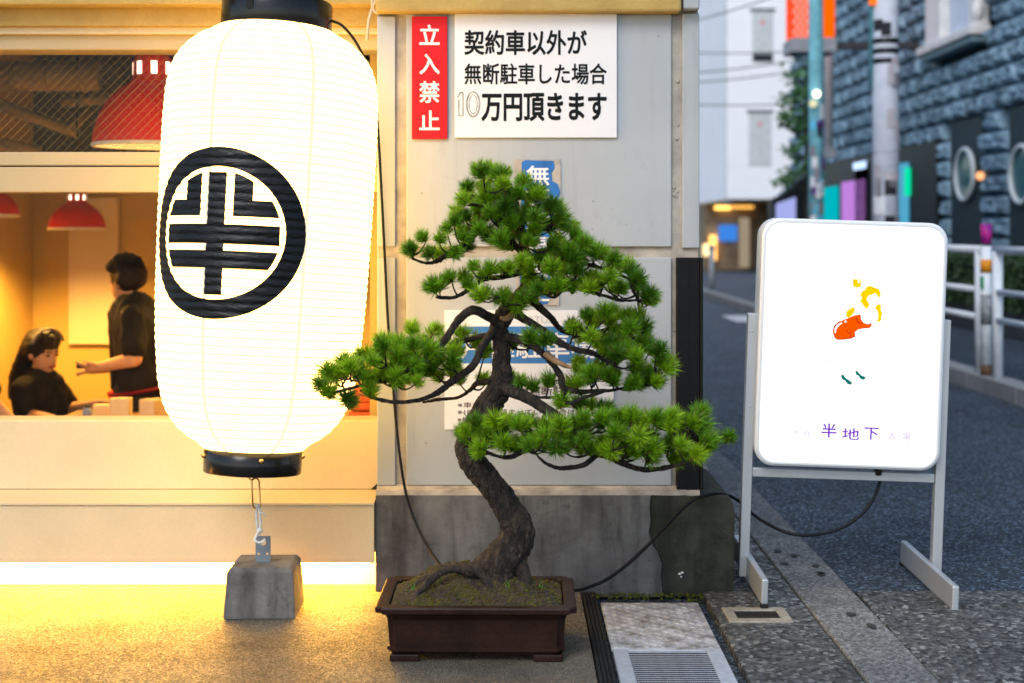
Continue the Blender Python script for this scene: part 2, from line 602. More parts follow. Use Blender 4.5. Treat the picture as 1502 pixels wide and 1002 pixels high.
def needle_mat():
    m = bpy.data.materials.new('pine_needles')
    nt, b = nodes_of(m)
    oi = nt.nodes.new('ShaderNodeObjectInfo')
    geo = nt.nodes.new('ShaderNodeNewGeometry')
    a = ramp(nt, oi.outputs['Random'], [(0.0, (0.080, 0.215, 0.010)), (0.5, (0.200, 0.420, 0.012)), (1.0, (0.370, 0.560, 0.016))]).outputs[0]
    g = ramp(nt, geo.outputs['Random Per Island'], [(0.0, 0.5), (1.0, 1.5)]).outputs[0]
    c = mixc(nt, 1.0, a, g, 'MULTIPLY')
    dead = ramp(nt, tex_dead(nt, geo), [(0.955, 0.0), (0.965, 1.0)]).outputs[0]
    c = mixc(nt, dead, c, (0.22, 0.13, 0.035))
    nt.links.new(c, b.inputs['Base Color'])
    b.inputs['Roughness'].default_value = 0.42
    tr = nt.nodes.new('ShaderNodeBsdfTranslucent')
    c2 = mixc(nt, 1.0, c, (1.5, 1.35, 0.7), 'MULTIPLY')
    nt.links.new(c2, tr.inputs[0])
    mx = nt.nodes.new('ShaderNodeMixShader')
    mx.inputs[0].default_value = 0.36
    out = nt.nodes['Material Output']
    nt.links.new(b.outputs[0], mx.inputs[1])
    nt.links.new(tr.outputs[0], mx.inputs[2])
    nt.links.new(mx.outputs[0], out.inputs[0])
    return m
m_needle = needle_mat()
m_bud = M('orange_bud', (0.30, 0.13, 0.04), 0.7)

def leaf_mat(name, lo, hi):
    m = bpy.data.materials.new(name)
    nt, b = nodes_of(m)
    geo = nt.nodes.new('ShaderNodeNewGeometry')
    a = ramp(nt, geo.outputs['Random Per Island'], [(0.0, lo), (1.0, hi)]).outputs[0]
    nt.links.new(a, b.inputs['Base Color'])
    b.inputs['Roughness'].default_value = 0.5
    return m
m_leaf = leaf_mat('street_tree_leaves', (0.025, 0.095, 0.032), (0.090, 0.240, 0.070))
m_hedge = leaf_mat('hedge_leaves', (0.012, 0.035, 0.012), (0.050, 0.105, 0.028))
m_tree_bark = M('dark_tree_bark', (0.045, 0.038, 0.030), 0.9, 0, 0.3, 10)

# ================================================================== GROUND
def sheet(x0, x1, y0, y1, z):
    bm = bmesh.new()
    add(bm, [(x0, y0, z), (x1, y0, z), (x1, y1, z), (x0, y1, z)], [(0, 1, 2, 3)])
    return bm

def slab(x0, x1, y0, y1, z0, z1, bev=0.006):
    return box(x0, x1, y0, y1, z0, z1, bev, 2)

struct('ground', sheet(-400, 400, -60, 900, -0.03), m_asphalt)
road = struct('road', sheet(1.258, 3.86, 5.26, 70, -0.006), m_asphalt)
struct('pavement', slab(0.70, 1.034, 1.0, 40, -0.08, 0.0, 0.004), m_aggregate)
struct('pavement', slab(1.256, 9, 1.0, 5.022, -0.08, 0.0, 0.006), m_aggregate)
struct('concrete_apron', slab(-7, 0.252, 1.0, 6.2, -0.08, 0.0, 0.004), m_apron)
struct('drain_bed', sheet(0.25, 0.70, 1.0, 6.0, -0.05), m_darkgap)
kerb = bpy.data.objects.new('kerb', None)
COL.objects.link(kerb)
kerb['kind'] = 'structure'
y = 4.718 - 1.122 * 3
first = None
for i in range(26):
    if y < 27:
        bm = slab(1.04, 1.25, 0.004, 1.122 - 0.005, -0.08, 0.004 + random.uniform(0, 0.003), 0.007)
        o = obj('kerb_stone', bm, m_kerb, kerb)
        o.location.y = y
        o.rotation_euler.z = random.uniform(-0.002, 0.002)
    y += 1.122
x = 1.258
for i in range(7):
    o = obj('kerb_stone', slab(0.003, 1.0 - 0.003, 5.03, 5.252, -0.08, 0.002 + random.uniform(0, 0.003), 0.007), m_aggregate, kerb)
    o.location.x = x
    x += 1.0
# far kerb with the guard rail on it
far_kerb = bpy.data.objects.new('kerb', None)
COL.objects.link(far_kerb)
far_kerb['kind'] = 'structure'
m_kerb_far = M('far_kerb_concrete', (0.26, 0.27, 0.27), 0.9, 0, 0.15, 4, 0.3, 60)
for i in range(26):
    y = 7.4 + i * 1.2
    o = obj('kerb_stone', box(3.87, 4.07, 0.005, 1.195, -0.05, 0.13, 0.012, 2), m_kerb_far, far_kerb)
    o.location.y = y
struct('pavement', box(4.075, 7.2, 6.5, 42, -0.05, 0.12, 0), m_asphalt)
# road crack and worn marking
bm = bmesh.new()
pts = [G(1384, 600), G(1400, 603), G(1422, 604), G(1440, 610), G(1462, 614), G(1480, 622), G(1512, 630)]
for a, b in zip(pts[:-1], pts[1:]):
    w = random.uniform(0.018, 0.03)
    add(bm, [(a.x, a.y - w, -0.002), (b.x, b.y - w * 0.8, -0.002), (b.x, b.y + w * 0.7, -0.002), (a.x, a.y + w, -0.002)], [(0, 1, 2, 3)])
c = obj('road_crack', bm, m_darkgap, road)
m_mark = M('worn_road_paint', (0.62, 0.64, 0.66), 0.7, 0, 0.2, 4)
o = struct('road_marking', sheet(3.30, 3.72, 21.0, 22.6, -0.002), m_mark)
m_stain = M('dried_gum_stain', (0.05, 0.05, 0.048), 0.8)
# dark spots of trodden gum on the kerb
bm = bmesh.new()
for px, py in ((1141, 808), (1150, 826), (1165, 814), (1196, 829), (1203, 840), (1248, 900), (1279, 918), (1205, 842)):
    g = G(px, py, 0.0095)
    n = 10
    vs = [(g.x + 0.018 * math.cos(6.283 * k / n) * random.uniform(0.7, 1.1), g.y + 0.030 * math.sin(6.283 * k / n) * random.uniform(0.6, 1.1), 0.0095) for k in range(n)]
    add(bm, vs, [tuple(range(n))])
o = obj('gum_stain', bm, m_stain, kerb, kind='stuff')

# ================================================================== DRAIN
t = thing('rubber_strip', 'black ribbed rubber strip between the concrete apron and the steel drain covers', 'rubber strip', (0.28, 4.6, 0))
obj('backing', box(0.256, 0.308, 3.4, 5.24, -0.022, -0.002), m_rubber, t)
for k in range(4):
    x = 0.2575 + k * 0.0128
    obj('rib', box(x, x + 0.0085, 3.4, 5.235, -0.003, 0.005, 0.002), m_rubber, t)
t = thing('tread_plate', 'worn steel checker plate at the foot of the concrete plinth', 'drain cover', (0.485, 5.0, 0))
y0p, y1p = G(893, 952).y + 0.003, G(876, 884).y
obj('plate', box(0.315, 0.662, y0p, y1p, -0.012, 0.0, 0.002), m_plate, t)
bm = bmesh.new()
def lozenge(x, y, ang):
    ca, sa = math.cos(ang), math.sin(ang)
    def p(u, v, z): return (x + u * ca - v * sa, y + u * sa + v * ca, z)
    add(bm, [p(-.0125, 0, .0002), p(0, -.0034, .0002), p(.0125, 0, .0002), p(0, .0034, .0002), p(-.007, 0, .0022), p(.007, 0, .0022)],
        [(0, 1, 4), (1, 5, 4), (1, 2, 5), (2, 3, 5), (3, 4, 5), (3, 0, 4)])
for i in range(14):
    for j in range(22):
        x = 0.327 + i * 0.0252
        yy = y0p + 0.014 + j * 0.0252
        if x < 0.652 and yy < y1p - 0.01:
            lozenge(x, yy, R(45) if (i + j) % 2 else R(-45))
obj('tread_pattern', bm, m_plate, t, kind='stuff')
t = thing('drain_grate', 'steel slotted drain grate in front of the checker plate', 'drain grate', (0.485, 4.3, 0))
gy0, gy1 = 3.6, y0p - 0.006
obj('frame', box(0.318, 0.366, gy0, gy1, -0.02, 0.001, 0.002), m_steel, t)
obj('frame', box(0.612, 0.662, gy0, gy1, -0.02, 0.001, 0.002), m_steel, t)
obj('crossbar', box(0.366, 0.612, gy1 - 0.012, gy1, -0.02, 0.0, 0.002), m_steel, t)
yy = gy1 - 0.031
bar0 = None
m_slot_shade = M('slot_shade_paint', (0.012, 0.013, 0.016), 0.9)
while yy > gy0 + 0.02:
    if bar0 is None:
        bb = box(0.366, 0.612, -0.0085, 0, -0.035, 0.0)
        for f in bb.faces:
            if abs(f.normal.y) > 0.5: f.material_index = 1  # bar sides coloured near black to stand in for shade in the slots
        bar0 = obj('bar', bb, [m_steel, m_slot_shade], t)
        b = bar0
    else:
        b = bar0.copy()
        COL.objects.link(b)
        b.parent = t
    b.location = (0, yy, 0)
    bmloc = b.location
    yy -= 0.0195
for ch in t.children:
    if ch.name.startswith('bar'):
        ch.location.y = ch.location.y          # bars carry their own offset inside the grate
t = thing('drain_inlet', 'small rusty rimmed drain slot in the pavement beside the left sign foot', 'drain', (0.83, 5.0, 0))
fa, fb = G(1062, 914), G(1160, 893)
ix0, ix1, iy0, iy1 = fa.x + 0.035, fb.x - 0.045, fa.y + 0.03, fb.y - 0.045
m_rim = M('worn_inlet_rim', (0.36, 0.33, 0.26), 0.7, 0.2, 0.3, 20, 0.4, 90)
fx0, fx1 = G(1065, 905).x, G(1158, 905).x
bm = bmesh.new()
ixa, ixb = fx0 + 0.035, fx1 - 0.035
iya, iyb = fa.y + 0.042, fb.y - 0.042
box(fx0, ixa, fa.y, fb.y, -0.01, 0.006, 0.002, 1, bm)
box(ixb, fx1, fa.y, fb.y, -0.01, 0.006, 0.002, 1, bm)
box(ixa, ixb, fa.y, iya, -0.01, 0.0057, 0.002, 1, bm)
box(ixa, ixb, iyb, fb.y, -0.01, 0.0057, 0.002, 1, bm)
obj('rim', bm, m_rim, t)
obj('slot', sheet(ixa, ixb, iya, iyb, 0.0022), m_darkgap, t)
obj('bar', box(ixa, ixb, (iya + iyb) / 2, (iya + iyb) / 2 + 0.012, 0.0005, 0.0045), m_rubber, t)

# ================================================================== PILLAR
YP = 5.30
zl0 = SZ(727, 5.25)
PX0, PX1 = SX(553, YP), SX(1026, YP)
pil = thing('tiled_pillar', 'grey clad pillar beside the shop window with signs above a concrete plinth', 'pillar', (0.1, 5.6, 0))
obj('joint_backing', box(PX0 + 0.004, PX1 - 0.004, YP + 0.014, 9.0, zl0 + 0.002, 3.2), m_mortar, pil)
def panel(px0, py0, px1, py1):
    a, b = S(px0, py0, YP), S(px1, py1, YP)
    return obj('cladding_panel', box(a.x, b.x, YP, YP + 0.03, b.z, a.z, 0.0035, 2), m_panel, pil)
panel(553, 24, 580, 362); panel(553, 378, 580, 712)
panel(596, 20, 985, 362); panel(596, 378, 985, 712)
panel(1001, 20, 1026, 364)
obj('cladding_panel', box(PX0 - 0.002, PX0 + 0.012, YP + 0.032, 6.0, SZ(712, YP), 2.4, 0.002), m_panel, pil)
# uneven mortar lumps in the right hand joint
bm = bmesh.new()
for k in range(16):
    p = S(992 + random.uniform(-4, 4), random.choice([random.uniform(270, 292), random.uniform(40, 360), random.uniform(380, 700)]), YP + 0.013)
    ball(bm, p, random.uniform(0.003, 0.008), (1, 0.5, 1.3), 1)
obj('mortar_lump', bm, m_mortar, pil, kind='stuff')
# sloping mortar ledge with a broken front edge
bm = bmesh.new()
n = 90
xs = [PX0 + (0.69 - PX0) * i / n for i in range(n + 1)]
rows = []
for i, x in enumerate(xs):
    w = noise.noise(Vector((x * 14, 0, 3))) * 0.006 + noise.noise(Vector((x * 45, 2, 3))) * 0.003
    rows.append([bm.verts.new((x, YP + 0.012, SZ(711, YP))), bm.verts.new((x, YP - 0.012, SZ(716, YP))),
                 bm.verts.new((x, 5.262 + w * 0.4, zl0 + 0.016 + w)), bm.verts.new((x, 5.258 + w * 0.3, zl0 - 0.002 + w))])
for a, b in zip(rows[:-1], rows[1:]):
    for k in range(3): bm.faces.new((a[k], a[k + 1], b[k + 1], b[k]))
obj('mortar_ledge', bm, m_mortar_ledge, pil)
# plinth: two cast lengths with an irregular crack between them
crack = [(955, 728), (953, 745), (955, 762), (952, 780), (957, 798), (966, 812), (971, 826), (970, 845), (973, 876)]
def cx_at(py):
    for (x0, y0), (x1, y1) in zip(crack[:-1], crack[1:]):
        if y0 <= py <= y1: return x0 + (x1 - x0) * (py - y0) / (y1 - y0)
    return crack[-1][0]
bm = bmesh.new()
L = [S(x, y_, 5.25) for x, y_ in crack]
L[-1].z = -0.02
L[0].z = zl0
poly = [(PX0, -0.02), (PX0, zl0)] + [(p.x - 0.0012, p.z) for p in L]
prism(bm, poly, 5.25, 5.9)
obj('plinth', bm, m_plinth, pil)
bm = bmesh.new()
zr = SZ(734, 5.25)
xr = SX(1078, 5.25)
poly = [(p.x + 0.0016, p.z) for p in reversed(L)] + [(xr - 0.05, zl0 - 0.004), (xr - 0.016, zl0 - 0.010), (xr - 0.004, zr - 0.02), (xr, zr - 0.05), (xr - 0.004, -0.02)]
prism(bm, poly, 5.256, 5.9)
o = obj('plinth', bm, m_plinth_moss, pil, label='dark mossy right end of the plinth')
m_plinth_top = M('pale_plinth_top', (0.30, 0.29, 0.26), 0.9, 0, 0.2, 8, 0.5, 60)
obj('plinth', box(0.60, xr - 0.006, 5.903, 9.0, -0.02, zl0 - 0.006, 0.012, 2), m_plinth_top, pil)
obj('crack_filling', box(L[0].x - 0.02, L[-1].x + 0.02, 5.275, 5.28, 0, zl0 - 0.01), m_darkgap, pil)
bm = bmesh.new()
for (px, py, r_) in ((997, 842, 0.006), (1001, 840, 0.005), (999, 846, 0.004)):
    ball(bm, S(px, py, 5.253), r_, (1.2, 0.4, 0.8), 1)
obj('paint_fleck', bm, m_white_ink, pil, kind='stuff')
# top beam over the pillar
bm = bmesh.new()
obj('stucco_beam', box(PX0, SX(1000, 5.24), 5.24, 5.9, SZ(17, 5.24), 2.75, 0.01, 2), m_stucco, pil)
obj('stucco_beam', box(SX(1003, 5.24), SX(1027, 5.24), 5.25, 5.9, SZ(13, 5.25), 2.75, 0.006, 2), m_panel, pil)
# black corner guard
t = thing('corner_guard', 'tall black metal corner strip standing on the mossy end of the plinth', 'corner guard', (0.65, 5.29, zl0))
a, b = S(993, 378, 5.27), S(1031, 718, 5.27)
obj('cover', box(a.x, b.x - 0.012, 5.268, 5.33, b.z, a.z, 0.003, 2), m_black_satin, t)
obj('edge_strip', box(b.x - 0.0105, b.x, 5.262, 5.34, b.z, a.z, 0.002), m_black_satin, t)
obj('groove', box((a.x + b.x) / 2 - 0.006, (a.x + b.x) / 2 - 0.003, 5.2665, 5.27, b.z + 0.01, a.z - 0.002), m_black_satin, t)
# moss along the foot of the plinth
bm = bmesh.new()
for k in range(170):
    px = random.uniform(868, 1030) if random.random() < 0.8 else random.uniform(1008, 1030)
    g = G(px, random.triangular(871, 887 if px > 1005 else 881, 872))
    if 0.312 < g.x < 0.668 and g.y < y1p + 0.002: continue
    ball(bm, (g.x, min(g.y, 5.25), random.uniform(-0.002, 0.004)), random.uniform(0.003, 0.008), (1, 1, 0.6), 1)
m_moss_g = M('pavement_moss', (0.030, 0.040, 0.008), 0.95, 0, 0.5, 40, col2=(0.10, 0.12, 0.012))
o = obj('ground_moss', bm, m_moss_g, kind='stuff')
o['label'] = 'green moss growing along the foot of the plinth'
o['category'] = 'moss'

# ------------------------------------------------------------------ signs on the pillar
YS = 5.288
def sign_board(name, label, px0, py0, px1, py1, mat, th=0.008):
    a, b = S(px0, py0, YS), S(px1, py1, YS)
    t = thing(name, label, 'sign', ((a.x + b.x) / 2, YS, b.z))
    obj('board', box(a.x, b.x, YS, YS + th, b.z, a.z, 0.0015), mat, t)
    return t
t = sign_board('red_sign', 'narrow red sign with white vertical characters at the top of the pillar', 604, 24, 656, 204, m_red_board)
for ch, y0_, y1_ in (('立', 36, 66), ('入', 79, 109), ('禁', 119, 151), ('止', 162, 191)):
    text_px('lettering', ch, 615, y0_, 645, y1_, YS - 0.0008, m_white_ink, t, 0.022)
t = sign_board('parking_sign', 'white sign with three lines of black characters beside the red sign', 667, 20, 905, 202, m_white_board)
text_px('lettering', '契約車以外が', 681, 44, 861, 81, YS - 0.0008, m_ink, t, 0.024)
text_px('lettering', '無断駐車した場合', 681, 93, 890, 124, YS - 0.0008, m_ink, t, 0.019)
text_px('lettering', '万円頂きます', 706, 136, 890, 178, YS - 0.0008, m_ink, t, 0.030)
bm = bmesh.new()
def outline_px(pts, w, closed=False):
    P = [S(x, y_, YS - 0.0008) for x, y_ in pts]
    if closed: P = P + [P[0]]
    for a, b in zip(P[:-1], P[1:]):
        d = (b - a).normalized()
        nn = Vector((-d.z, 0, d.x)) * w
        add(bm, [a - nn, b - nn, b + nn, a + nn], [(0, 1, 2, 3)])
outline_px([(671, 143), (675, 136), (679, 136), (679, 170), (673, 170), (673, 146)], 0.0022)
outline_px([(694 + 9.5 * math.cos(k * 0.4), 153 + 18.5 * math.sin(k * 0.4)) for k in range(16)], 0.0026, True)
outline_px([(694 + 6 * math.cos(k * 0.4), 153 + 14 * math.sin(k * 0.4)) for k in range(16)], 0.0014, True)
obj('lettering', bm, m_ink_faded, t, label='faded hand drawn 10')
# torn blue sticker
YT = 5.2965
t = thing('torn_sticker', 'torn blue sticker with white characters behind the top of the pine', 'sticker', S(789, 448, YT))
def poly_px(name, pts, Y, mat, parent, label=None):
    bm = bmesh.new()
    f = bm.faces.new([bm.verts.new(S(x, y_, Y)) for x, y_ in pts])
    bm.normal_update()
    bmesh.ops.triangulate(bm, faces=bm.faces)
    return obj(name, bm, mat, parent, label=label)
poly_px('glue_patch', [(754, 234), (822, 234), (823, 300), (820, 448), (758, 448), (756, 340)], YT, m_torn, t)
poly_px('sticker_film', [(765, 238), (770, 235), (812, 236), (814, 246), (809, 254), (810, 266), (818, 270), (822, 282), (818, 300), (815, 330), (812, 380), (806, 400),
                         (808, 430), (803, 446), (790, 448), (784, 440), (775, 446), (762, 440), (764, 300), (766, 260)], YT - 0.0012, m_blue, t)
for i, ch in enumerate('無断駐車禁止'):
    text_px('lettering', ch, 772, 243 + i * 34, 806, 272 + i * 34, YT - 0.0022, m_white_ink, t, 0.02)
# notice behind the trunk
YN = 5.296
t = thing('parking_notice', 'white notice sheet with a blue band half hidden behind the pine trunk', 'notice', S(776, 630, YN))
a, b = S(652, 455, YN), S(900, 630, YN)
obj('sheet', box(a.x, b.x, YN, YN + 0.003, b.z, a.z), m_white_board, t)
a, b = S(673, 479, YN), S(880, 533, YN)
obj('blue_band', box(a.x, b.x, YN - 0.001, YN + 0.001, b.z, a.z), m_blue_pale, t)
text_px('lettering', '月極駐車場', 676, 488, 876, 526, YN - 0.002, m_white_ink, t, 0.012)
text_px('lettering', 'VIRTUL', 760, 464, 812, 474, YN - 0.001, m_grey_ink, t)
text_px('lettering', '※無断駐車', 765, 566, 845, 580, YN - 0.001, m_brown_ink, t, 0.008)
text_px('lettering', '※車高 2.0m', 671, 590, 736, 598, YN - 0.001, m_brown_ink, t)
text_px('lettering', '※18時 扉が閉まっている場合は開閉を', 671, 600, 880, 609, YN - 0.001, m_brown_ink, t)
text_px('lettering', '※無断駐車', 671, 612, 720, 619, YN - 0.001, m_brown_ink, t)

# ================================================================== SHOP FRONT
YF = 5.45
shop = thing('storefront', 'cream framed shop window left of the pillar, lit warm from inside', 'shop front', (-1.6, 5.5, 0))
XL = -3.4
XR = PX0 - 0.004
def beam(name, py0, py1, Y, depth, mat, bev=0.004):
    return obj(name, box(XL, XR, Y, Y + depth, SZ(py1, Y), SZ(py0, Y), bev, 2), mat, shop)
obj('stucco_beam', box(XL, XR, 5.33, 6.2, SZ(7, 5.33), 2.9, 0.008, 2), m_stucco, shop)
beam('stucco_beam', 8, 38, 5.40, 0.5, m_stucco)
beam('frame_rail', 39, 50, 5.425, 0.2, m_cream)
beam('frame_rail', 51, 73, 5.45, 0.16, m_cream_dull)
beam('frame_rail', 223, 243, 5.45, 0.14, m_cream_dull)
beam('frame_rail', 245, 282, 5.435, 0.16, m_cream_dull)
beam('frame_rail', 243.2, 244.8, 5.47, 0.1, m_darkgap, 0)
# sill face, ledge and lower panel
obj('sill_panel', box(XL, XR, 5.45, 5.60, SZ(718, 5.45), SZ(617, 5.45), 0.004, 2), m_cream, shop)
YL = 5.225
bm = bmesh.new()
add(bm, [(XL, YL, SZ(741, YL)), (XR, YL, SZ(741, YL)), (XR, YL, SZ(738, YL)), (XL, YL, SZ(738, YL)),
         (XL, 5.449, SZ(741, YL)), (XR, 5.449, SZ(741, YL)), (XR, 5.449, SZ(718, 5.45)), (XL, 5.449, SZ(718, 5.45))],
    [(0, 1, 2, 3), (3, 2, 6, 7), (0, 4, 5, 1), (1, 5, 6, 2), (4, 7, 6, 5), (0, 3, 7, 4)])
obj('sill_ledge', bm, m_cream, shop)
obj('lower_panel', box(XL, XR, YL + 0.006, YL + 0.04, SZ(827, YL), SZ(741.6, YL), 0.003, 2), m_cream, shop)
obj('base_board', box(XL, XR, 5.36, 5.40, -0.02, 0.3), m_white_board, shop)
m_led = emit('warm_led_strip', (1.0, 0.47, 0.05), 250)
led = obj('light_strip', box(XL, XR - 0.02, YL + 0.043, YL + 0.063, 0.099, 0.110), m_led, shop)
obj('strip_holder', box(XL, XR - 0.01, YL + 0.041, 5.359, 0.119, 0.13), m_cream, shop)
bm = bmesh.new()
prism(bm, [(XR - 0.035, SZ(718.3, 5.448)), (XR - 0.002, SZ(718.3, 5.448)), (XR - 0.002, SZ(707, 5.448))], 5.446, 5.449)
obj('sealant_gap', bm, m_darkgap, shop)
# glass
obj('window_pane', box(XL, XR - 0.003, 5.515, 5.521, SZ(618, 5.515), SZ(281, 5.515)), m_glass, shop)
tr = obj('transom_pane', box(XL, XR - 0.003, 5.515, 5.521, SZ(224, 5.515), SZ(72, 5.515)), m_glass, shop)
m_wire = M('glass_wire', (0.42, 0.30, 0.11), 0.5)
bm = bmesh.new()
zt0, zt1 = SZ(224, 5.518), SZ(72, 5.518)
hh = zt1 - zt0
k = -2.45
while k < -0.35:
    for sgn in (1, -1):
        xa, xb = (k, k + hh * 1.0) if sgn == 1 else (k + hh * 1.0, k)
        dx = 0.0006 if sgn == 1 else 0.00025
        add(bm, [(xa - dx, 5.513, zt0), (xa + dx, 5.513, zt0), (xb + dx, 5.513, zt1), (xb - dx, 5.513, zt1)], [(0, 1, 2, 3)])
    k += 0.036
obj('wire_mesh', bm, m_wire, shop, kind='stuff')
# eave above, unseen but shading the front as it does in the street
obj('eave', box(XL, 0.75, 4.9, 5.9, 2.92, 3.1), m_stucco, shop)
# building mass over the shop
obj('upper_wall', box(XL, PX1, 5.9, 6.2, 2.76, 6.0), m_stucco, shop)

# unseen low neighbour building that fills the gap behind the pillar, parented to the shop
obj('side_wall', box(XL, 0.62, 9.25, 38, -0.02, 3.2), m_panel, shop)
for yy in range(11, 36, 4):
    for zz_ in (1.0,):
        w = obj('window', box(0.621, 0.64, yy, yy + 1.8, zz_, zz_ + 1.5), m_black, shop)
        obj('frame', box(0.621, 0.68, yy - 0.06, yy + 1.86, zz_ - 0.07, zz_ - 0.002), m_alu, w)
# conduit loops at the top corner
m_conduit = M('cream_conduit', (0.60, 0.50, 0.33), 0.5)
bm = bmesh.new()
P = catmull([tuple(S(x, y_, 5.30)) for x, y_ in ((538, 60), (541, 30), (548, 8), (556, -6), (562, -10), (566, 4), (560, 16), (551, 18), (546, 8), (548, -6), (556, -14))], 6)
tube(bm, P, 0.006, 8)
solo('conduit_loop', bm, m_conduit, 'looped cream cable above the left edge of the pillar', 'cable')

# ================================================================== ROOM INSIDE
room = thing('shop_interior', 'warm lit room of the shop seen through the window', 'room', (-1.6, 7.5, -0.55))
FZ = -0.55
YB = 9.2
XW = SX(48, YB)
obj('floor', box(-4.2, XR, 5.68, YB, FZ - 0.05, FZ), m_wood, room)
obj('back_wall', box(XW, XR + 0.1, YB, YB + 0.1, FZ, SZ(262, YB)), m_room, room)
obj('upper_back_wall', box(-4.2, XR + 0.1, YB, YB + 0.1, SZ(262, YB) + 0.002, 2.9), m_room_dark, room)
obj('side_wall', box(XW - 0.1, XW - 0.002, 6.4, YB + 0.1, FZ, 2.9), m_room, room)
obj('side_wall', box(XR - 0.06, XR + 0.03, 5.68, YB, FZ, 2.9), m_room, room)
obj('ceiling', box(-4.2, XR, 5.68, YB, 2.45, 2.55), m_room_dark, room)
obj('front_wall', box(-4.2, XR - 0.07, 5.61, 5.67, FZ, SZ(619, 5.6)), m_room, room)
a, b = S(100, 290, YB - 0.05), S(172, 505, YB - 0.05)
obj('wall_panel', box(a.x, b.x, YB - 0.04, YB - 0.001, b.z, a.z), m_room_pale, room)
# service duct and beams under the ceiling
d = thing('ceiling_duct', 'fat round duct under the dark ceiling of the shop', 'duct', S(80, 125, 8.2))
bm = bmesh.new()
tube(bm, [S(-80, 112, 8.2), S(148, 112, 8.2)], 0.085, 20)
obj('pipe', bm, m_duct, d)
for px in (20, 68, 122):
    bm = bmesh.new()
    tube(bm, [S(px, 112, 8.2), S(px + 5, 112, 8.2)], 0.091, 20)
    obj('collar', bm, m_duct, d)
bm = bmesh.new()
tube(bm, [S(148, 112, 8.2), S(162, 115, 8.35), S(165, 118, 8.6)], [0.095, 0.1, 0.1], 20)
obj('elbow', bm, m_room_dark, d)
d = thing('ceiling_beams', 'slanting pipes crossing the dark ceiling behind the wired glass', 'pipes', S(60, 170, 8.6))
for (xa, ya, xb, yb_, r_) in ((-40, 140, 115, 195, 0.035), (-40, 200, 60, 222, 0.03), (90, 150, 160, 145, 0.03), (105, 190, 130, 160, 0.028)):
    bm = bmesh.new()
    tube(bm, [S(xa, ya, 8.6), S(xb, yb_, 8.7)], r_, 12)
    obj('pipe', bm, m_duct, d)

# pendants
m_bulb = emit('pendant_bulb', (1.0, 0.72, 0.34), 9)
m_inside = M('white_lamp_lining', (0.85, 0.78, 0.62), 0.6)
m_slot = emit('lit_lamp_slot', (1.0, 0.86, 0.6), 2.2)
def pendant(px, py_rim, Y, rad, height, watts, label):
    c = S(px, py_rim, Y)
    t = thing('pendant_lamp', label, 'lamp', c, group='red pendant lamps in the shop')
    pr = [(1.0, 0.0), (0.995, 0.06), (0.96, 0.18), (0.88, 0.34), (0.74, 0.50), (0.55, 0.62), (0.38, 0.69), (0.33, 0.74), (0.32, 0.95), (0.28, 1.0), (0.02, 1.01)]
    bm = bmesh.new()
    lathe(bm, [(r_ * rad, z * height) for r_, z in pr], 40)
    obj('shade', bm, m_redlamp, t, local=True)
    bm = bmesh.new()
    lathe(bm, [(r_ * rad * 0.97, z * height - 0.004 if i else -0.003) for i, (r_, z) in enumerate(pr[:-2])], 40)
    obj('lining', bm, m_inside, t, local=True)
    bm = bmesh.new()
    lathe(bm, [(rad * 0.95, -0.006), (rad * 1.012, -0.006), (rad * 1.012, 0.006), (rad * 0.99, 0.012)], 40)
    obj('rim', bm, m_inside, t, local=True)
    bm = bmesh.new()
    ball(bm, (0, 0, height * 0.38), rad * 0.22, sub=3)
    obj('bulb', bm, m_bulb, t, local=True)
    for k in range(8):
        a = 2 * math.pi * (k + 0.4) / 8
        bm = bmesh.new()
        w, h0, h1 = rad * 0.05, height * 0.78, height * 0.92
        rr = rad * 0.328
        ca, sa = math.cos(a), math.sin(a)
        add(bm, [(rr * ca - w * -sa, rr * sa - w * ca, h0), (rr * ca + w * -sa, rr * sa + w * ca, h0),
                 (rr * ca + w * -sa, rr * sa + w * ca, h1), (rr * ca - w * -sa, rr * sa - w * ca, h1)], [(0, 1, 2, 3)])
        obj('vent_slot', bm, m_slot, t, local=True)
    bm = bmesh.new()
    tube(bm, [(0, 0, height), (0, 0, 2.45 - c.z)], 0.006, 6)
    obj('cord', bm, m_black, t, local=True)
    ld = bpy.data.lights.new('pendant_light', 'SPOT')
    ld.energy = watts
    ld.color = (1.0, 0.52, 0.10)
    ld.spot_size = R(150)
    ld.spot_blend = 0.6
    ld.shadow_soft_size = rad * 0.5
    lo = bpy.data.objects.new('pendant_light', ld)
    COL.objects.link(lo)
    lo.parent = t
    lo.location = (0, 0, 0.01)
pendant(224, 214, 6.35, 0.262, 0.40, 60, 'large red enamel pendant lamp behind the wired transom glass')
pendant(113, 336, 8.3, 0.163, 0.215, 88, 'small red pendant lamp hanging over the seated woman')
pendant(-12, 317, 8.0, 0.15, 0.20, 75, 'small red pendant lamp cut by the left edge of the photo')
pendant(420, 330, 8.2, 0.163, 0.215, 92, 'small red pendant lamp hidden behind the paper lantern')

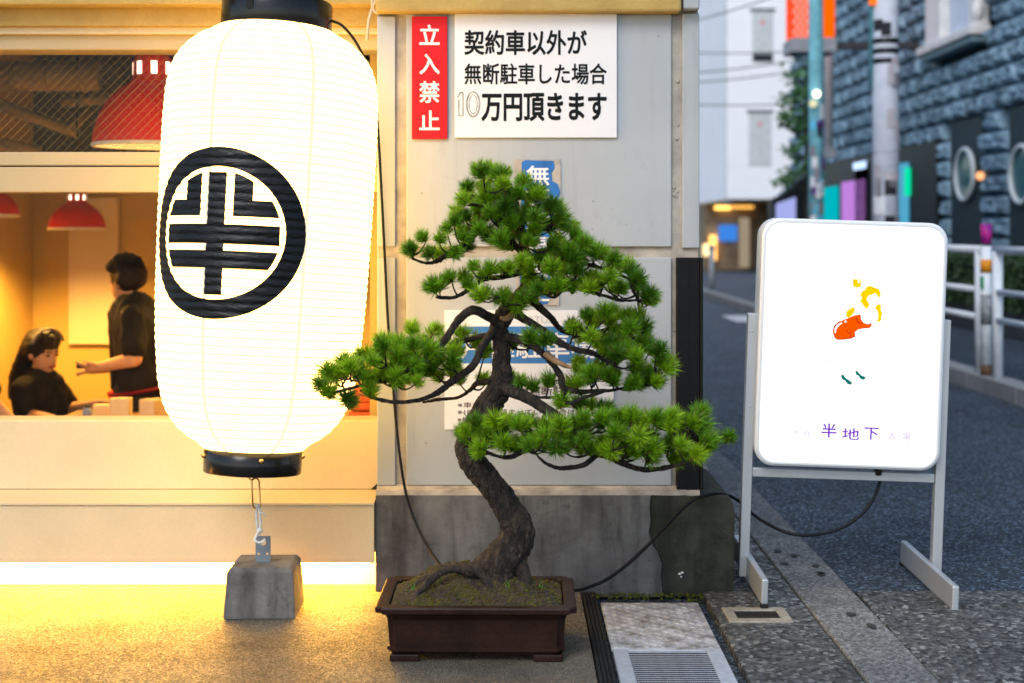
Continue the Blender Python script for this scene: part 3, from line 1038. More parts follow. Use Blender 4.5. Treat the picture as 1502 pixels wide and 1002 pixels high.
# table with things
TZ = SZ(612, 7.45)
t = thing('counter_table', 'wooden table in the shop in front of the standing man', 'table', (-1.95, 7.4, FZ))
obj('tabletop', box(-2.35, -0.62, 7.1, 7.75, TZ - 0.04, TZ, 0.006, 2), m_wood, t)
for lx in (-2.3, -0.68):
    for ly in (7.15, 7.7):
        obj('leg', box(lx - 0.025, lx + 0.025, ly - 0.025, ly + 0.025, FZ, TZ - 0.041), m_wood, t)
def carton(px0, py0, px1, Y, dep, rz, label, lean=0.0):
    x0, x1 = SX(px0, Y), SX(px1, Y)
    h = SZ(py0, Y) - TZ
    t = thing('carton', label, 'box', ((x0 + x1) / 2, Y, TZ), (lean, 0, rz), 'cartons on the shop table')
    w = (x1 - x0) / 2
    obj('box_body', box(-w, w, 0, dep, 0.001, h, 0.003), m_card, t, local=True)
    obj('flap', box(-w + 0.002, w - 0.002, 0.004, dep * 0.5, h + 0.0005, h + 0.004), m_card, t, local=True)
carton(161, 586, 189, 7.25, 0.10, R(5), 'upright cream carton on the table below the man with the red belt')
carton(201, 588, 228, 7.3, 0.14, R(-24), 'turned cream carton on the table at the edge of the lantern')
carton(136, 596, 160, 7.45, 0.12, R(12), 'low cream carton on the table beside the blue bottle')
t = thing('bottle', 'small bluish bottle on the table before the seated woman', 'bottle', (SX(128, 7.3), 7.3, TZ))
bm = bmesh.new()
lathe(bm, [(0.001, 0.0005), (0.024, 0.001), (0.025, 0.05), (0.022, 0.06), (0.012, 0.068)], 20)
obj('bottle_body', bm, m_bottle, t, local=True)
bm = bmesh.new()
lathe(bm, [(0.0125, 0.0685), (0.0125, 0.085), (0.001, 0.086)], 16)
obj('cap', bm, m_black, t, local=True)
t = thing('folded_towels', 'folded orange cloths stacked behind the window beside the pillar', 'towels', S(536, 617, 6.2))
for i, (w, h) in enumerate(((0.16, 0.03), (0.15, 0.03), (0.15, 0.035), (0.14, 0.03), (0.12, 0.03))):
    z = SZ(622, 6.2) + i * 0.034
    x = SX(541, 6.2) + random.uniform(-0.008, 0.008)
    obj('towel', box(x - w / 2, x + w / 2, 6.1, 6.32, z, z + h, 0.012, 3), m_orange, t)
t = thing('towel_shelf', 'low shelf under the orange cloths inside the window', 'shelf', (SX(536, 6.2), 6.2, FZ))
obj('shelf_board', box(-0.85, XR - 0.07, 6.0, 6.4, SZ(622, 6.2) - 0.034, SZ(622, 6.2) - 0.003), m_wood, t)
obj('shelf_side', box(-0.85, -0.82, 6.0, 6.4, FZ, SZ(622, 6.2) - 0.036), m_wood, t)

# ------------------------------------------------------------------ people
def hand(bm, wrist, d, side, s=1.0):
    """palm and five fingers; d = direction of the fingers, side = towards the thumb"""
    d = Vector(d).normalized(); side = Vector(side).normalized()
    pn = d.cross(side).normalized()
    capsule(bm, wrist, wrist + d * 0.06 * s, 0.026 * s, 0.03 * s, 2)
    capsule(bm, wrist + d * 0.05 * s + side * 0.018 * s, wrist + d * 0.085 * s + side * 0.022 * s, 0.018 * s, 0.014 * s, 2)
    capsule(bm, wrist + d * 0.05 * s - side * 0.018 * s, wrist + d * 0.085 * s - side * 0.022 * s, 0.018 * s, 0.014 * s, 2)
    for k, ln in enumerate((0.062, 0.072, 0.068, 0.052)):
        r0 = wrist + d * 0.08 * s + side * (0.028 - 0.019 * k) * s
        k1 = r0 + d * ln * 0.5 * s + pn * 0.008
        k2 = k1 + (d * 0.75 + pn * 0.6).normalized() * ln * 0.5 * s
        capsule(bm, r0, k1, 0.0095 * s, 0.009 * s, 2)
        capsule(bm, k1, k2, 0.009 * s, 0.0075 * s, 2)
    t0 = wrist + d * 0.025 * s + side * 0.024 * s
    t1 = t0 + (d * 0.6 + side * 0.7).normalized() * 0.04 * s
    capsule(bm, t0, t1, 0.013 * s, 0.011 * s, 2)
    capsule(bm, t1, t1 + (d + side * 0.2 + pn * 0.4).normalized() * 0.032 * s, 0.0105 * s, 0.009 * s, 2)

def head(bm, c, f, s=1.0):
    """skull, jaw, nose, brow, lips, ears; f = way the face looks"""
    f = Vector(f).normalized()
    r = f.cross(Vector((0, 0, 1))).normalized()
    u = r.cross(f).normalized()
    def P(a, b, d): return Vector(c) + r * a * s + f * b * s + u * d * s
    ball(bm, P(0, -0.008, 0.030), 0.094 * s, (0.9, 0.95, 1.0), 3)
    ball(bm, P(0, 0.030, -0.03), 0.070 * s, (0.93, 0.9, 1.1), 3)
    ball(bm, P(0, 0.055, -0.088), 0.030 * s, (1.1, 0.9, 0.8), 2)
    capsule(bm, P(0, 0.088, 0.005), P(0, 0.108, -0.03), 0.009 * s, 0.014 * s, 2)
    capsule(bm, P(-0.04, 0.078, 0.018), P(0.04, 0.078, 0.018), 0.012 * s, 0.012 * s, 2)
    capsule(bm, P(-0.018, 0.089, -0.057), P(0.018, 0.089, -0.057), 0.009 * s, 0.009 * s, 2)
    for e in (-1, 1):
        ball(bm, P(e * 0.084, 0.0, -0.005), 0.028 * s, (0.5, 0.7, 1.1), 2)
    return P

# standing man, seen from behind and the side, looking to the left
def make_man():
    Y = 7.85
    t = thing('person', 'standing person in a black t-shirt with a red belt, holding a small dark device', 'person', (SX(200, Y), Y, FZ))
    W = lambda px, py, dy=0.0: S(px, py, Y + dy)
    f = Vector((-0.86, 0.42, -0.20))
    hc = W(186, 414)
    bm = bmesh.new()
    head(bm, hc, f)
    capsule(bm, W(191, 437), W(197, 458), 0.056, 0.062)
    capsule(bm, W(200, 470), W(205, 560), 0.13, 0.125)
    for side, (sx, sy, ex, wx, dy) in ((1, (192, 466, (197, 527), (148, 538), -0.19)), (-1, (208, 466, (200, 527), (150, 541), 0.20))):
        sh, el, wr = W(sx, sy, dy), W(ex[0], ex[1], dy * 1.15), W(wx[0], wx[1], dy * 0.55 - 0.02)
        capsule(bm, W(202, 468, dy * 0.3), sh, 0.07, 0.06)
        capsule(bm, sh, el, 0.052, 0.044)
        capsule(bm, el, wr, 0.043, 0.03)
        hand(bm, wr, (-1, -dy * 0.6, -0.02), (0, -1 if dy < 0 else 1, 0.5))
    hip = W(206, 590)
    for sgn in (-1, 1):
        kn = Vector((hip.x + 0.01, hip.y + sgn * 0.10, (hip.z + FZ) / 2 + 0.02))
        an = Vector((hip.x + 0.03, hip.y + sgn * 0.11, FZ + 0.08))
        capsule(bm, Vector((hip.x, hip.y + sgn * 0.085, hip.z)), kn, 0.085, 0.06)
        capsule(bm, kn, an, 0.056, 0.04)
        capsule(bm, Vector((an.x + 0.02, an.y, FZ + 0.04)), Vector((an.x - 0.15, an.y, FZ + 0.035)), 0.04, 0.034)
    obj('body', remesh(bm, 0.009, 4), m_skin, t, True)
    bm = bmesh.new()
    capsule(bm, W(198, 463), W(205, 565), 0.145, 0.15)
    capsule(bm, W(200, 480, 0.07), W(206, 560, 0.06), 0.125, 0.13)
    capsule(bm, W(200, 480, -0.07), W(206, 560, -0.06), 0.125, 0.13)
    for dy in (-0.19, 0.20):
        sh, el = W(192 if dy < 0 else 208, 466, dy), W(197 if dy < 0 else 200, 527, dy * 1.15)
        capsule(bm, W(202, 466, dy * 0.3), sh, 0.085, 0.068)
        capsule(bm, sh, sh.lerp(el, 0.72), 0.066, 0.07)
    obj('t_shirt', folds(remesh(bm, 0.011, 5), 0.014, 16), m_cloth, t, True)
    bm = bmesh.new()
    capsule(bm, W(206, 568), W(206, 596), 0.155, 0.15)
    for sgn in (-1, 1):
        kn = Vector((hip.x + 0.01, hip.y + sgn * 0.10, (hip.z + FZ) / 2 + 0.02))
        an = Vector((hip.x + 0.03, hip.y + sgn * 0.11, FZ + 0.10))
        capsule(bm, Vector((hip.x, hip.y + sgn * 0.085, hip.z)), kn, 0.105, 0.08)
        capsule(bm, kn, an, 0.078, 0.065)
    obj('trousers', remesh(bm, 0.012, 5), m_cloth, t, True)
    bm = bmesh.new()
    c = W(206, 571)
    tube(bm, [c + Vector((0.158 * math.cos(a), 0.196 * math.sin(a), 0.022 * math.cos(a))) for a in [k * 0.2618 for k in range(25)]], 0.009, 8)
    b = obj('belt', bm, m_redbelt, t)
    bm = bmesh.new()
    ball(bm, W(166, 578, -0.06), 0.035, (1.0, 0.8, 0.7), 2)
    obj('belt_pouch', bm, m_redlamp, t)
    fr = f.normalized()
    rr = fr.cross(Vector((0, 0, 1))).normalized()
    uu = rr.cross(fr)
    bm = bmesh.new()
    for k in range(90):
        a, b_ = random.uniform(-1, 1), random.uniform(0, 6.283)
        d = Vector((math.sqrt(1 - a * a) * math.cos(b_), math.sqrt(1 - a * a) * math.sin(b_), a))
        fd, ud = d.dot(fr), d.dot(uu)
        if ud < 0.0 and fd > -0.3: continue
        if fd > 0.3 and ud < 0.5: continue
        if ud < -0.5: continue
        ball(bm, hc + uu * 0.030 + Vector((d.x * 0.090, d.y * 0.095, d.z * 0.098)) + uu * (0.012 if ud > 0.3 else 0), random.uniform(0.026, 0.036), sub=1)
    ball(bm, hc + uu * 0.035 - fr * 0.02, 0.102, sub=2)
    obj('hair', folds(remesh(bm, 0.010, 2), 0.006, 60), m_hair, t, True)
    d = solo('hand_device', box(-0.02, 0.06, -0.015, 0.015, 0, 0.03, 0.006, 2), m_black, 'small dark device held in the standing person\'s hands', 'device', (0, 0, 0))
    d.location = W(118, 541, -0.03)
make_man()

def make_sitter(Y, hx, hy, f, label, sh_px, arms, hair=True, lap=True):
    t = thing('person', label, 'person', (SX(hx, Y), Y, FZ))
    W = lambda px, py, dy=0.0: S(px, py, Y + dy)
    hc = W(hx, hy)
    f = Vector(f).normalized()
    bm = bmesh.new()
    head(bm, hc, f, 0.95)
    cx, cy = sh_px
    capsule(bm, W(hx - 3, hy + 22), W(cx, cy - 6), 0.05, 0.055)
    hipz = FZ + 0.50
    hip = Vector((SX(cx - 3, Y), Y, hipz))
    capsule(bm, W(cx, cy + 12), hip, 0.115, 0.13)
    bs = bmesh.new()
    capsule(bs, W(cx, cy + 12), hip, 0.142, 0.165)
    ball(bs, W(cx + 1, cy + 2), 0.11, (1.1, 1.2, 0.7), 2)
    rt = Vector((0, 1, 0)) if abs(f.x) > 0.7 else Vector((1, 0, 0))
    for (sx, sy, ex, ey, wx, wy, dy, wdy, hd) in arms:
        sh, el, wr = W(sx, sy, dy), W(ex, ey, dy * 1.1), W(wx, wy, wdy)
        capsule(bm, W(cx, cy + 4), sh, 0.06, 0.05)
        capsule(bm, sh, el, 0.046, 0.038)
        capsule(bm, el, wr, 0.037, 0.026)
        hand(bm, wr, hd, (0, -1, 0.3), 0.92)
        capsule(bs, W(cx, cy + 4), sh, 0.085, 0.07)
        capsule(bs, sh, sh.lerp(el, 0.7), 0.07, 0.068)
    for sgn in (-1, 1):
        kn = hip + f * 0.42 + rt * sgn * 0.11
        kn.z = hipz - 0.02
        hp = hip + rt * sgn * 0.09
        ft = Vector((kn.x, kn.y, FZ + 0.07)) + f * 0.03
        capsule(bm, hp, kn, 0.08, 0.055)
        capsule(bm, kn, ft, 0.052, 0.038)
        tip = ft + f * 0.14
        capsule(bm, Vector((ft.x, ft.y, FZ + 0.038)), Vector((tip.x, tip.y, FZ + 0.034)), 0.038, 0.032)
        capsule(bs, hp, kn.lerp(hp, 0.1), 0.105, 0.085)
    obj('body', remesh(bm, 0.009, 4), m_skin, t, True)
    obj('dress', folds(remesh(bs, 0.011, 5), 0.014, 16), m_cloth, t, True)
    rr = f.cross(Vector((0, 0, 1))).normalized()
    uu = rr.cross(f)
    bm = bmesh.new()
    for k in range(130):
        a, b_ = random.uniform(-1, 1), random.uniform(0, 6.283)
        d = Vector((math.sqrt(1 - a * a) * math.cos(b_), math.sqrt(1 - a * a) * math.sin(b_), a))
        fd, ud = d.dot(f), d.dot(uu)
        if ud < 0.12 and fd > -0.12: continue
        if fd > 0.62 and ud < 0.62: continue
        if ud < -0.8: continue
        ball(bm, hc + uu * 0.028 + d * 0.092, 0.026, sub=1)
    ball(bm, hc + uu * 0.042 - f * 0.022, 0.100, sub=3)
    if hair:
        for k in range(9):
            a = -0.9 + 1.8 * k / 8
            top = hc - f * 0.06 + rr * 0.075 * a + uu * 0.02
            capsule(bm, top, top - f * 0.045 - uu * 0.15 + rr * 0.02 * a, 0.036, 0.032, 3)
            capsule(bm, top - f * 0.045 - uu * 0.15 + rr * 0.02 * a, top - f * 0.055 - uu * 0.27 + rr * 0.03 * a, 0.032, 0.018, 3)
    obj('hair', folds(remesh(bm, 0.010, 2), 0.006, 60), m_hair, t, True)
    if hair:
        def PF(a, b_, d_): return hc + rr * a * 0.95 + f * b_ * 0.95 + uu * d_ * 0.95
        for e in (-1, 1):
            bm = bmesh.new()
            ball(bm, PF(e * 0.032, 0.086, 0.006), 0.010, (1.2, 1.2, 0.6), 2)
            obj('eye', bm, m_hair, t)
            bm = bmesh.new()
            capsule(bm, PF(e * 0.018, 0.093, 0.026), PF(e * 0.046, 0.082, 0.027), 0.0045, 0.003, 3)
            obj('eyebrow', bm, m_hair, t)
        bm = bmesh.new()
        capsule(bm, PF(-0.017, 0.094, -0.058), PF(0.017, 0.094, -0.058), 0.007, 0.007, 3)
        obj('mouth', bm, M('lip_red', (0.42, 0.10, 0.08), 0.5), t)
        bm = bmesh.new()
        tube(bm, [hc + uu * 0.028 + f * 0.035 + (rr * math.cos(a) + uu * math.sin(a)) * 0.117 for a in [0.35 + k * 0.12 for k in range(21)]], 0.009, 8)
        obj('hair_band', bm, M('grey_hair_band', (0.25, 0.22, 0.18), 0.5), t)
    return hip
hip = make_sitter(7.9, 62, 519, (0.80, -0.48, -0.12), 'seated person with long dark hair, a hair band and black clothes', (60, 562),
                  [(84, 572, 100, 600, 140, 592, 0.16, 0.05, (1, -0.1, 0.05)), (34, 572, 40, 608, 80, 616, -0.16, -0.30, (1, -0.2, -0.3))])
hip2 = make_sitter(7.35, -62, 470, (0.35, 0.9, -0.1), 'person at the left edge of the photo with only a bare forearm in view', (-64, 520),
                   [(-30, 535, -12, 588, 26, 626, 0.0, -0.05, (0.8, 0.5, -0.4)), (-100, 535, -112, 590, -80, 620, 0.0, -0.1, (0.4, 0.8, -0.3))], hair=False)
def stool(h, label):
    t = thing('stool', label, 'stool', (h.x, h.y, FZ), group='stools under the seated customers')
    bm = bmesh.new()
    lathe(bm, [(0.001, 0.32), (0.17, 0.32), (0.18, 0.335), (0.17, 0.35), (0.001, 0.35)], 28)
    obj('seat', bm, m_black_satin, t, local=True)
    for k in range(4):
        a = 0.785 + k * 1.5708
        bm = bmesh.new()
        tube(bm, [(0.11 * math.cos(a), 0.11 * math.sin(a), 0.32), (0.18 * math.cos(a), 0.18 * math.sin(a), 0)], 0.014, 8)
        obj('leg', bm, m_black_satin, t, local=True)
stool(hip, 'black stool under the seated person with long hair')
stool(hip2, 'black stool under the person at the left edge')

# ================================================================== PAPER LANTERN
LB = S(370, 693, 4.93)
lan = thing('paper_lantern', 'large lit white paper lantern with a black round crest, left of the pine', 'lantern', LB, (R(-3.6), R(2.5), 0))
prof = [(0.166, 0.080), (0.172, 0.088), (0.198, 0.105), (0.245, 0.130), (0.288, 0.172), (0.322, 0.222), (0.349, 0.310), (0.366, 0.45), (0.376, 0.60), (0.383, 0.85),
        (0.386, 1.05), (0.387, 1.20), (0.383, 1.31), (0.372, 1.375), (0.348, 1.43), (0.300, 1.482), (0.250, 1.512), (0.212, 1.528), (0.192, 1.538)]
prof = [(r_ if r_ < 0.2 else 0.2 + (r_ - 0.2) * 0.90, z_) for r_, z_ in prof]
def RL(z):
    for (r0, z0), (r1, z1) in zip(prof[:-1], prof[1:]):
        if z0 <= z <= z1:
            t = (z - z0) / (z1 - z0)
            return r0 + (r1 - r0) * t
    return prof[0][0] if z < prof[0][1] else prof[-1][0]
def RS(z):
    return sum(RL(z + k * 0.008) for k in (-2, -1, 0, 1, 2)) / 5
PITCH = 0.0275
def RC(z, a=0.0):
    return RS(z) + 0.0032 * abs(math.sin(math.pi * (z - 0.08) / PITCH)) * min(1, (z - 0.08) / 0.05 + 0.2)
def lp(ang, z, off=0.0):
    """ang 0 = towards the camera, positive to the right"""
    r = RC(z) + off
    return Vector((r * math.sin(ang), -r * math.cos(ang), z))

m_paper = bpy.data.materials.new('lit_lantern_paper')
m_paper.use_nodes = True
nt = m_paper.node_tree
nt.nodes.clear()
tc = nt.nodes.new('ShaderNodeTexCoord')
sep = nt.nodes.new('ShaderNodeSeparateXYZ')
nt.links.new(tc.outputs['Object'], sep.inputs[0])
zz = math_n(nt, 'DIVIDE', math_n(nt, 'SUBTRACT', sep.outputs[2], 0.08), PITCH)
fr_ = math_n(nt, 'FRACT', zz)
dd = math_n(nt, 'ABSOLUTE', math_n(nt, 'SUBTRACT', fr_, 0.5))
rib = ramp(nt, dd, [(0.0, 1.0), (0.36, 1.0), (0.44, 0.50), (0.5, 0.42)]).outputs[0]
wav = tex_noise(nt, coords(nt, (6, 6, 40)), 1.5, 3, 0.6)
wv = ramp(nt, wav, [(0.3, 0.9), (0.7, 1.06)]).outputs[0]
em = nt.nodes.new('ShaderNodeEmission')
colr = mixc(nt, 1.0, mixc(nt, 1.0, (1.0, 0.60, 0.175), rib, 'MULTIPLY'), wv, 'MULTIPLY')
nt.links.new(colr, em.inputs[0])
em.inputs[1].default_value = 4.7
df = nt.nodes.new('ShaderNodeBsdfDiffuse')
df.inputs[0].default_value = (0.08, 0.075, 0.07, 1)
ad = nt.nodes.new('ShaderNodeAddShader')
out = nt.nodes.new('ShaderNodeOutputMaterial')
nt.links.new(em.outputs[0], ad.inputs[0])
nt.links.new(df.outputs[0], ad.inputs[1])
nt.links.new(ad.outputs[0], out.inputs[0])

bm = bmesh.new()
NZ, NA = 424, 96
zs = [0.082 + (1.536 - 0.082) * i / NZ for i in range(NZ + 1)]
rings = []
for z in zs:
    rings.append([bm.verts.new(lp(2 * math.pi * k / NA, z)) for k in range(NA)])
for a, b in zip(rings[:-1], rings[1:]):
    for k in range(NA):
        bm.faces.new((a[k], a[(k + 1) % NA], b[(k + 1) % NA], b[k])).smooth = True
obj('paper_body', bm, m_paper, lan, local=True)
m_seam = emit('lantern_seam', (1.0, 0.87, 0.62), 0.72)
for k in range(7):
    a0 = R(-21 + k * 360 / 7)
    bm = bmesh.new()
    prev = None
    for i in range(0, NZ + 1, 2):
        z = zs[i]
        w = 0.0065 / RS(z)
        cur = [bm.verts.new(lp(a0 - w, z, 0.0008)), bm.verts.new(lp(a0 + w, z, 0.0008))]
        if prev: bm.faces.new((prev[0], prev[1], cur[1], cur[0])).smooth = True
        prev = cur
    obj('seam', bm, m_seam, lan, local=True)
# crest, painted glossy black on the ribbed paper
def clip(poly, rad, n=96):
    out = poly
    for k in range(n):
        a = 2 * math.pi * (k + 0.5) / n
        nx, ny, d = math.cos(a), math.sin(a), rad * math.cos(math.pi / n)
        res = []
        for i in range(len(out)):
            p, q = out[i], out[(i + 1) % len(out)]
            dp, dq = p[0] * nx + p[1] * ny - d, q[0] * nx + q[1] * ny - d
            if dp <= 0: res.append(p)
            if (dp < 0 < dq) or (dq < 0 < dp):
                t = dp / (dp - dq)
                res.append((p[0] + (q[0] - p[0]) * t, p[1] + (q[1] - p[1]) * t))
        out = res
        if not out: return []
    return out
def rect(u0, u1, v0, v1): return [(u0, v0), (u1, v0), (u1, v1), (u0, v1)]
shapes = [rect(-0.105, 0.105, -0.72, 0.705)]
for sg in (-1, 1):
    u = lambda a, b: (min(sg * a, sg * b), max(sg * a, sg * b))
    x0_, x1_ = u(0.195, 0.405); shapes.append(rect(x0_, x1_, 0.385, 0.70))
    x0_, x1_ = u(0.195, 0.75); shapes.append(rect(x0_, x1_, 0.195, 0.385))
    x0_, x1_ = u(0.105, 0.71); shapes.append(rect(x0_, x1_, -0.125, 0.100))
    x0_, x1_ = u(0.105, 0.75); shapes.append(rect(x0_, x1_, -0.41, -0.205))
EA, EZ, ER = R(-16.0), 0.802, 0.279
bm = bmesh.new()
for sh_ in shapes:
    c = clip(sh_, 0.725)
    if len(c) > 2: bm.faces.new([bm.verts.new((x * ER, 0, y_ * ER)) for x, y_ in c])
nr = 120
inn = [bm.verts.new((0.775 * ER * math.cos(2 * math.pi * k / nr), 0, 0.775 * ER * math.sin(2 * math.pi * k / nr))) for k in range(nr)]
ou = [bm.verts.new((ER * math.cos(2 * math.pi * k / nr), 0, ER * math.sin(2 * math.pi * k / nr))) for k in range(nr)]
for k in range(nr): bm.faces.new((inn[k], inn[(k + 1) % nr], ou[(k + 1) % nr], ou[k]))
z = -ER
while z < ER:
    bmesh.ops.bisect_plane(bm, geom=bm.verts[:] + bm.edges[:] + bm.faces[:], plane_co=(0, 0, z), plane_no=(0, 0, 1))
    z += PITCH / 6
x = -ER
while x < ER:
    bmesh.ops.bisect_plane(bm, geom=bm.verts[:] + bm.edges[:] + bm.faces[:], plane_co=(x, 0, 0), plane_no=(1, 0, 0))
    x += 0.022
for v in bm.verts:
    u_, w_ = v.co.x, v.co.z
    z = EZ + w_
    wr = noise.noise(Vector((u_ * 22, w_ * 60, 1.3))) * 0.0016
    v.co = lp(EA + 1.06 * u_ / RS(z), z, 0.0022 + wr)
for f in bm.faces: f.smooth = True
m_crest = bpy.data.materials.new('glossy_black_lantern_paint')
nt, b = nodes_of(m_crest)
b.inputs['Base Color'].default_value = (0.004, 0.004, 0.004, 1)
b.inputs['Roughness'].default_value = 0.3
b.inputs['Specular IOR Level'].default_value = 0.3
set_bump(nt, b, tex_noise(nt, coords(nt, (14, 14, 45)), 2.2, 4, 0.6), 0.6, 0.006)
obj('crest', bm, m_crest, lan, local=True)
# caps
bm = bmesh.new()
lathe(bm, [(0.0, 0.012), (0.150, 0.012), (0.1625, 0.004), (0.1645, 0.0), (0.167, 0.003), (0.168, 0.09), (0.160, 0.092), (0.10, 0.092)], 72)
capb = obj('bottom_cap', bm, m_black, lan, local=True)
bm = bmesh.new()
lathe(bm, [(0.15, 1.530), (0.1905, 1.530), (0.193, 1.534), (0.193, 1.632), (0.190, 1.637), (0.184, 1.637), (0.182, 1.60), (0.0, 1.60)], 72)
capt = obj('top_cap', bm, m_black, lan, local=True)
for a in (R(-68), R(19), R(105), R(195)):
    bm = bmesh.new()
    ball(bm, (0.169 * math.sin(a), -0.169 * math.cos(a), 0.056), 0.0095, (1, 1, 0.95), 2)
    obj('rivet', bm, m_brass, capb, local=True)
bm = bmesh.new()
box(-0.075, -0.050, -0.1885, -0.184, 1.575, 1.618, 0.001, 1, bm)
obj('latch_plate', bm, m_black_satin, capt, local=True)
bm = bmesh.new()
tube(bm, catmull([(-0.016, 0, 0.012), (-0.015, 0, -0.010), (-0.008, 0, -0.022), (0, 0, -0.025), (0.008, 0, -0.022), (0.015, 0, -0.010), (0.016, 0, 0.012)], 4), 0.0022, 8)
obj('hanging_eye', bm, m_brass, lan, local=True)
bm = bmesh.new()
tube(bm, [(0.0, 0, 1.60), (0.0, 0, 1.95)], 0.004, 8)
tube(bm, [(-0.18, 0, 1.62), (0, 0, 1.72), (0.18, 0, 1.62)], 0.003, 6)
obj('hanger', bm, m_steel, lan, local=True)
hook = S(405, 0, 5.06)
bm = bmesh.new()
tube(bm, [(LB.x + 0.086, 5.052, 2.40), (LB.x + 0.088, 5.055, 2.919)], 0.005, 8)
solo('hanging_rod', bm, m_steel, 'thin steel rod from the eave to the top of the paper lantern', 'rod')

# tether: chain link, cord, bracket and block
def LW(px, py, dy=0.0): return S(px, py, 4.93 + dy)
bm = bmesh.new()
P = [LW(370 + 0, 705)]
pts = []
for k in range(24):
    a = 2 * math.pi * k / 24
    cxp = 375.5 + 5.6 * math.sin(a) + (1.0 if math.cos(a) < 0 else -1.0)
    cyp = 724 - (17 if math.cos(a) > 0 else -17) - 5.4 * math.cos(a)
    pts.append(LW(cxp, cyp, 0.012 * math.sin(a)))
pts.append(pts[0]); 
tube(bm, pts, 0.003, 8, cap=False)
solo('chain_link', bm, m_brass, 'long oval metal link hanging under the paper lantern', 'chain link')
bm = bmesh.new()
tube(bm, catmull([tuple(LW(*p)) for p in ((377, 741, 0), (376, 752, -0.004), (377, 768, -0.004), (378, 778, 0), (381, 786, -0.01))], 6), 0.0042, 8)
tube(bm, catmull([tuple(LW(*p)) for p in ((378, 741, 0.004), (381, 750, 0), (382, 765, -0.004), (381, 778, -0.006), (379, 783, -0.008))], 6), 0.0042, 8)
tube(bm, catmull([tuple(LW(*p)) for p in ((380, 752, 0), (385, 753, -0.008), (389, 756, -0.006))], 5), 0.0035, 8)
tube(bm, catmull([tuple(LW(*p)) for p in ((380, 779, -0.01), (375, 788, -0.015), (374, 793, -0.02), (380, 796, -0.02), (386, 795, -0.012), (388, 791, 0.004))], 6), 0.0045, 8)
ball(bm, LW(381, 778, -0.004), 0.011, (1, 1, 0.8), 2)
ball(bm, LW(378, 742, 0.0), 0.008, (1, 1, 0.8), 2)
solo('tether_cord', bm, m_rope, 'knotted white cord between the metal link and the concrete block', 'cord')
g0 = G(336, 908)
blk = thing('concrete_block', 'tapered grey concrete block anchoring the lantern on the floor', 'block', (SX(388, 4.99), 4.995, 0), (0, 0, R(1)))
bm = bmesh.new()
lv = [(0.0, 0.121, 0.121), (0.006, 0.1225, 0.1225), (0.158, 0.112, 0.112), (0.172, 0.098, 0.098)]
rg = []
for z, hx, hy in lv:
    rg.append([bm.verts.new((sx * hx, sy * hy, z)) for sx, sy in ((-1, -1), (1, -1), (1, 1), (-1, 1))])
for a, b in zip(rg[:-1], rg[1:]):
    for k in range(4): bm.faces.new((a[k], a[(k + 1) % 4], b[(k + 1) % 4], b[k]))
bm.faces.new(rg[-1]); bm.faces.new(list(reversed(rg[0])))
bmesh.ops.bevel(bm, geom=list(bm.edges), offset=0.004, segments=2, affect='EDGES', profile=0.5)
bmesh.ops.subdivide_edges(bm, edges=[e for e in bm.edges if e.calc_length() > 0.05], cuts=6, use_grid_fill=True)
for v in bm.verts:
    v.co += Vector((noise.noise(v.co * 30), noise.noise(v.co * 30 + Vector((5, 5, 5))), 0)) * 0.0012
obj('block_body', bm, m_block, blk, local=True)
# bracket with three holes
bm = bmesh.new()
bx0, bx1, bz1 = -0.029, 0.023, 0.262
def ring_pts(cx, cz, r, n=16): return [(cx + r * math.cos(2 * math.pi * k / n), cz + r * math.sin(2 * math.pi * k / n)) for k in range(n)]
holes = [((-0.003), 0.240, 0.0105), (-0.019, 0.200, 0.004), (0.012, 0.200, 0.004)]
vs, edges = [], []
def loop(bm, pts, y):
    v = [bm.verts.new((x, y, z)) for x, z in pts]
    return v, [bm.edges.new((v[i], v[(i + 1) % len(v)])) for i in range(len(v))]
allv = []
for y_ in (-0.018, -0.0155):
    es = []
    for pts in [[(bx0, 0.15), (bx1, 0.15), (bx1, bz1), (bx0, bz1)]] + [ring_pts(*h) for h in holes]:
        v, e = loop(bm, pts, y_)
        es += e
        allv.append(v)
    bmesh.ops.triangle_fill(bm, use_beauty=True, edges=es)
for a, b in zip(allv[:4], allv[4:]):
    n = len(a)
    for i in range(n): bm.faces.new((a[i], a[(i + 1) % n], b[(i + 1) % n], b[i]))
obj('bracket', bm, M('dull_zinc_bracket', (0.20, 0.23, 0.25), 0.5, 0.2, 0.1, 20), blk, local=True)

# lantern's own cable
bm = bmesh.new()
P = [(484, 30, 5.02), (502, 38, 5.04), (522, 62, 5.08), (540, 100, 5.14), (550, 145, 5.20), (555, 200, 5.25), (560, 290, 5.275), (565, 390, 5.28), (569, 470, 5.28), (576, 560, 5.28),
     (581, 620, 5.26), (588, 680, 5.23), (597, 730, 5.22), (612, 772, 5.18), (630, 806, 5.10), (645, 828, 5.03), (665, 856, 4.97)]
tube(bm, catmull([tuple(S(*p)) for p in P], 6), 0.0052, 10)
solo('lantern_cable', bm, m_cable, 'thin black cable from the paper lantern down the left of the pillar', 'cable', group='black cables')

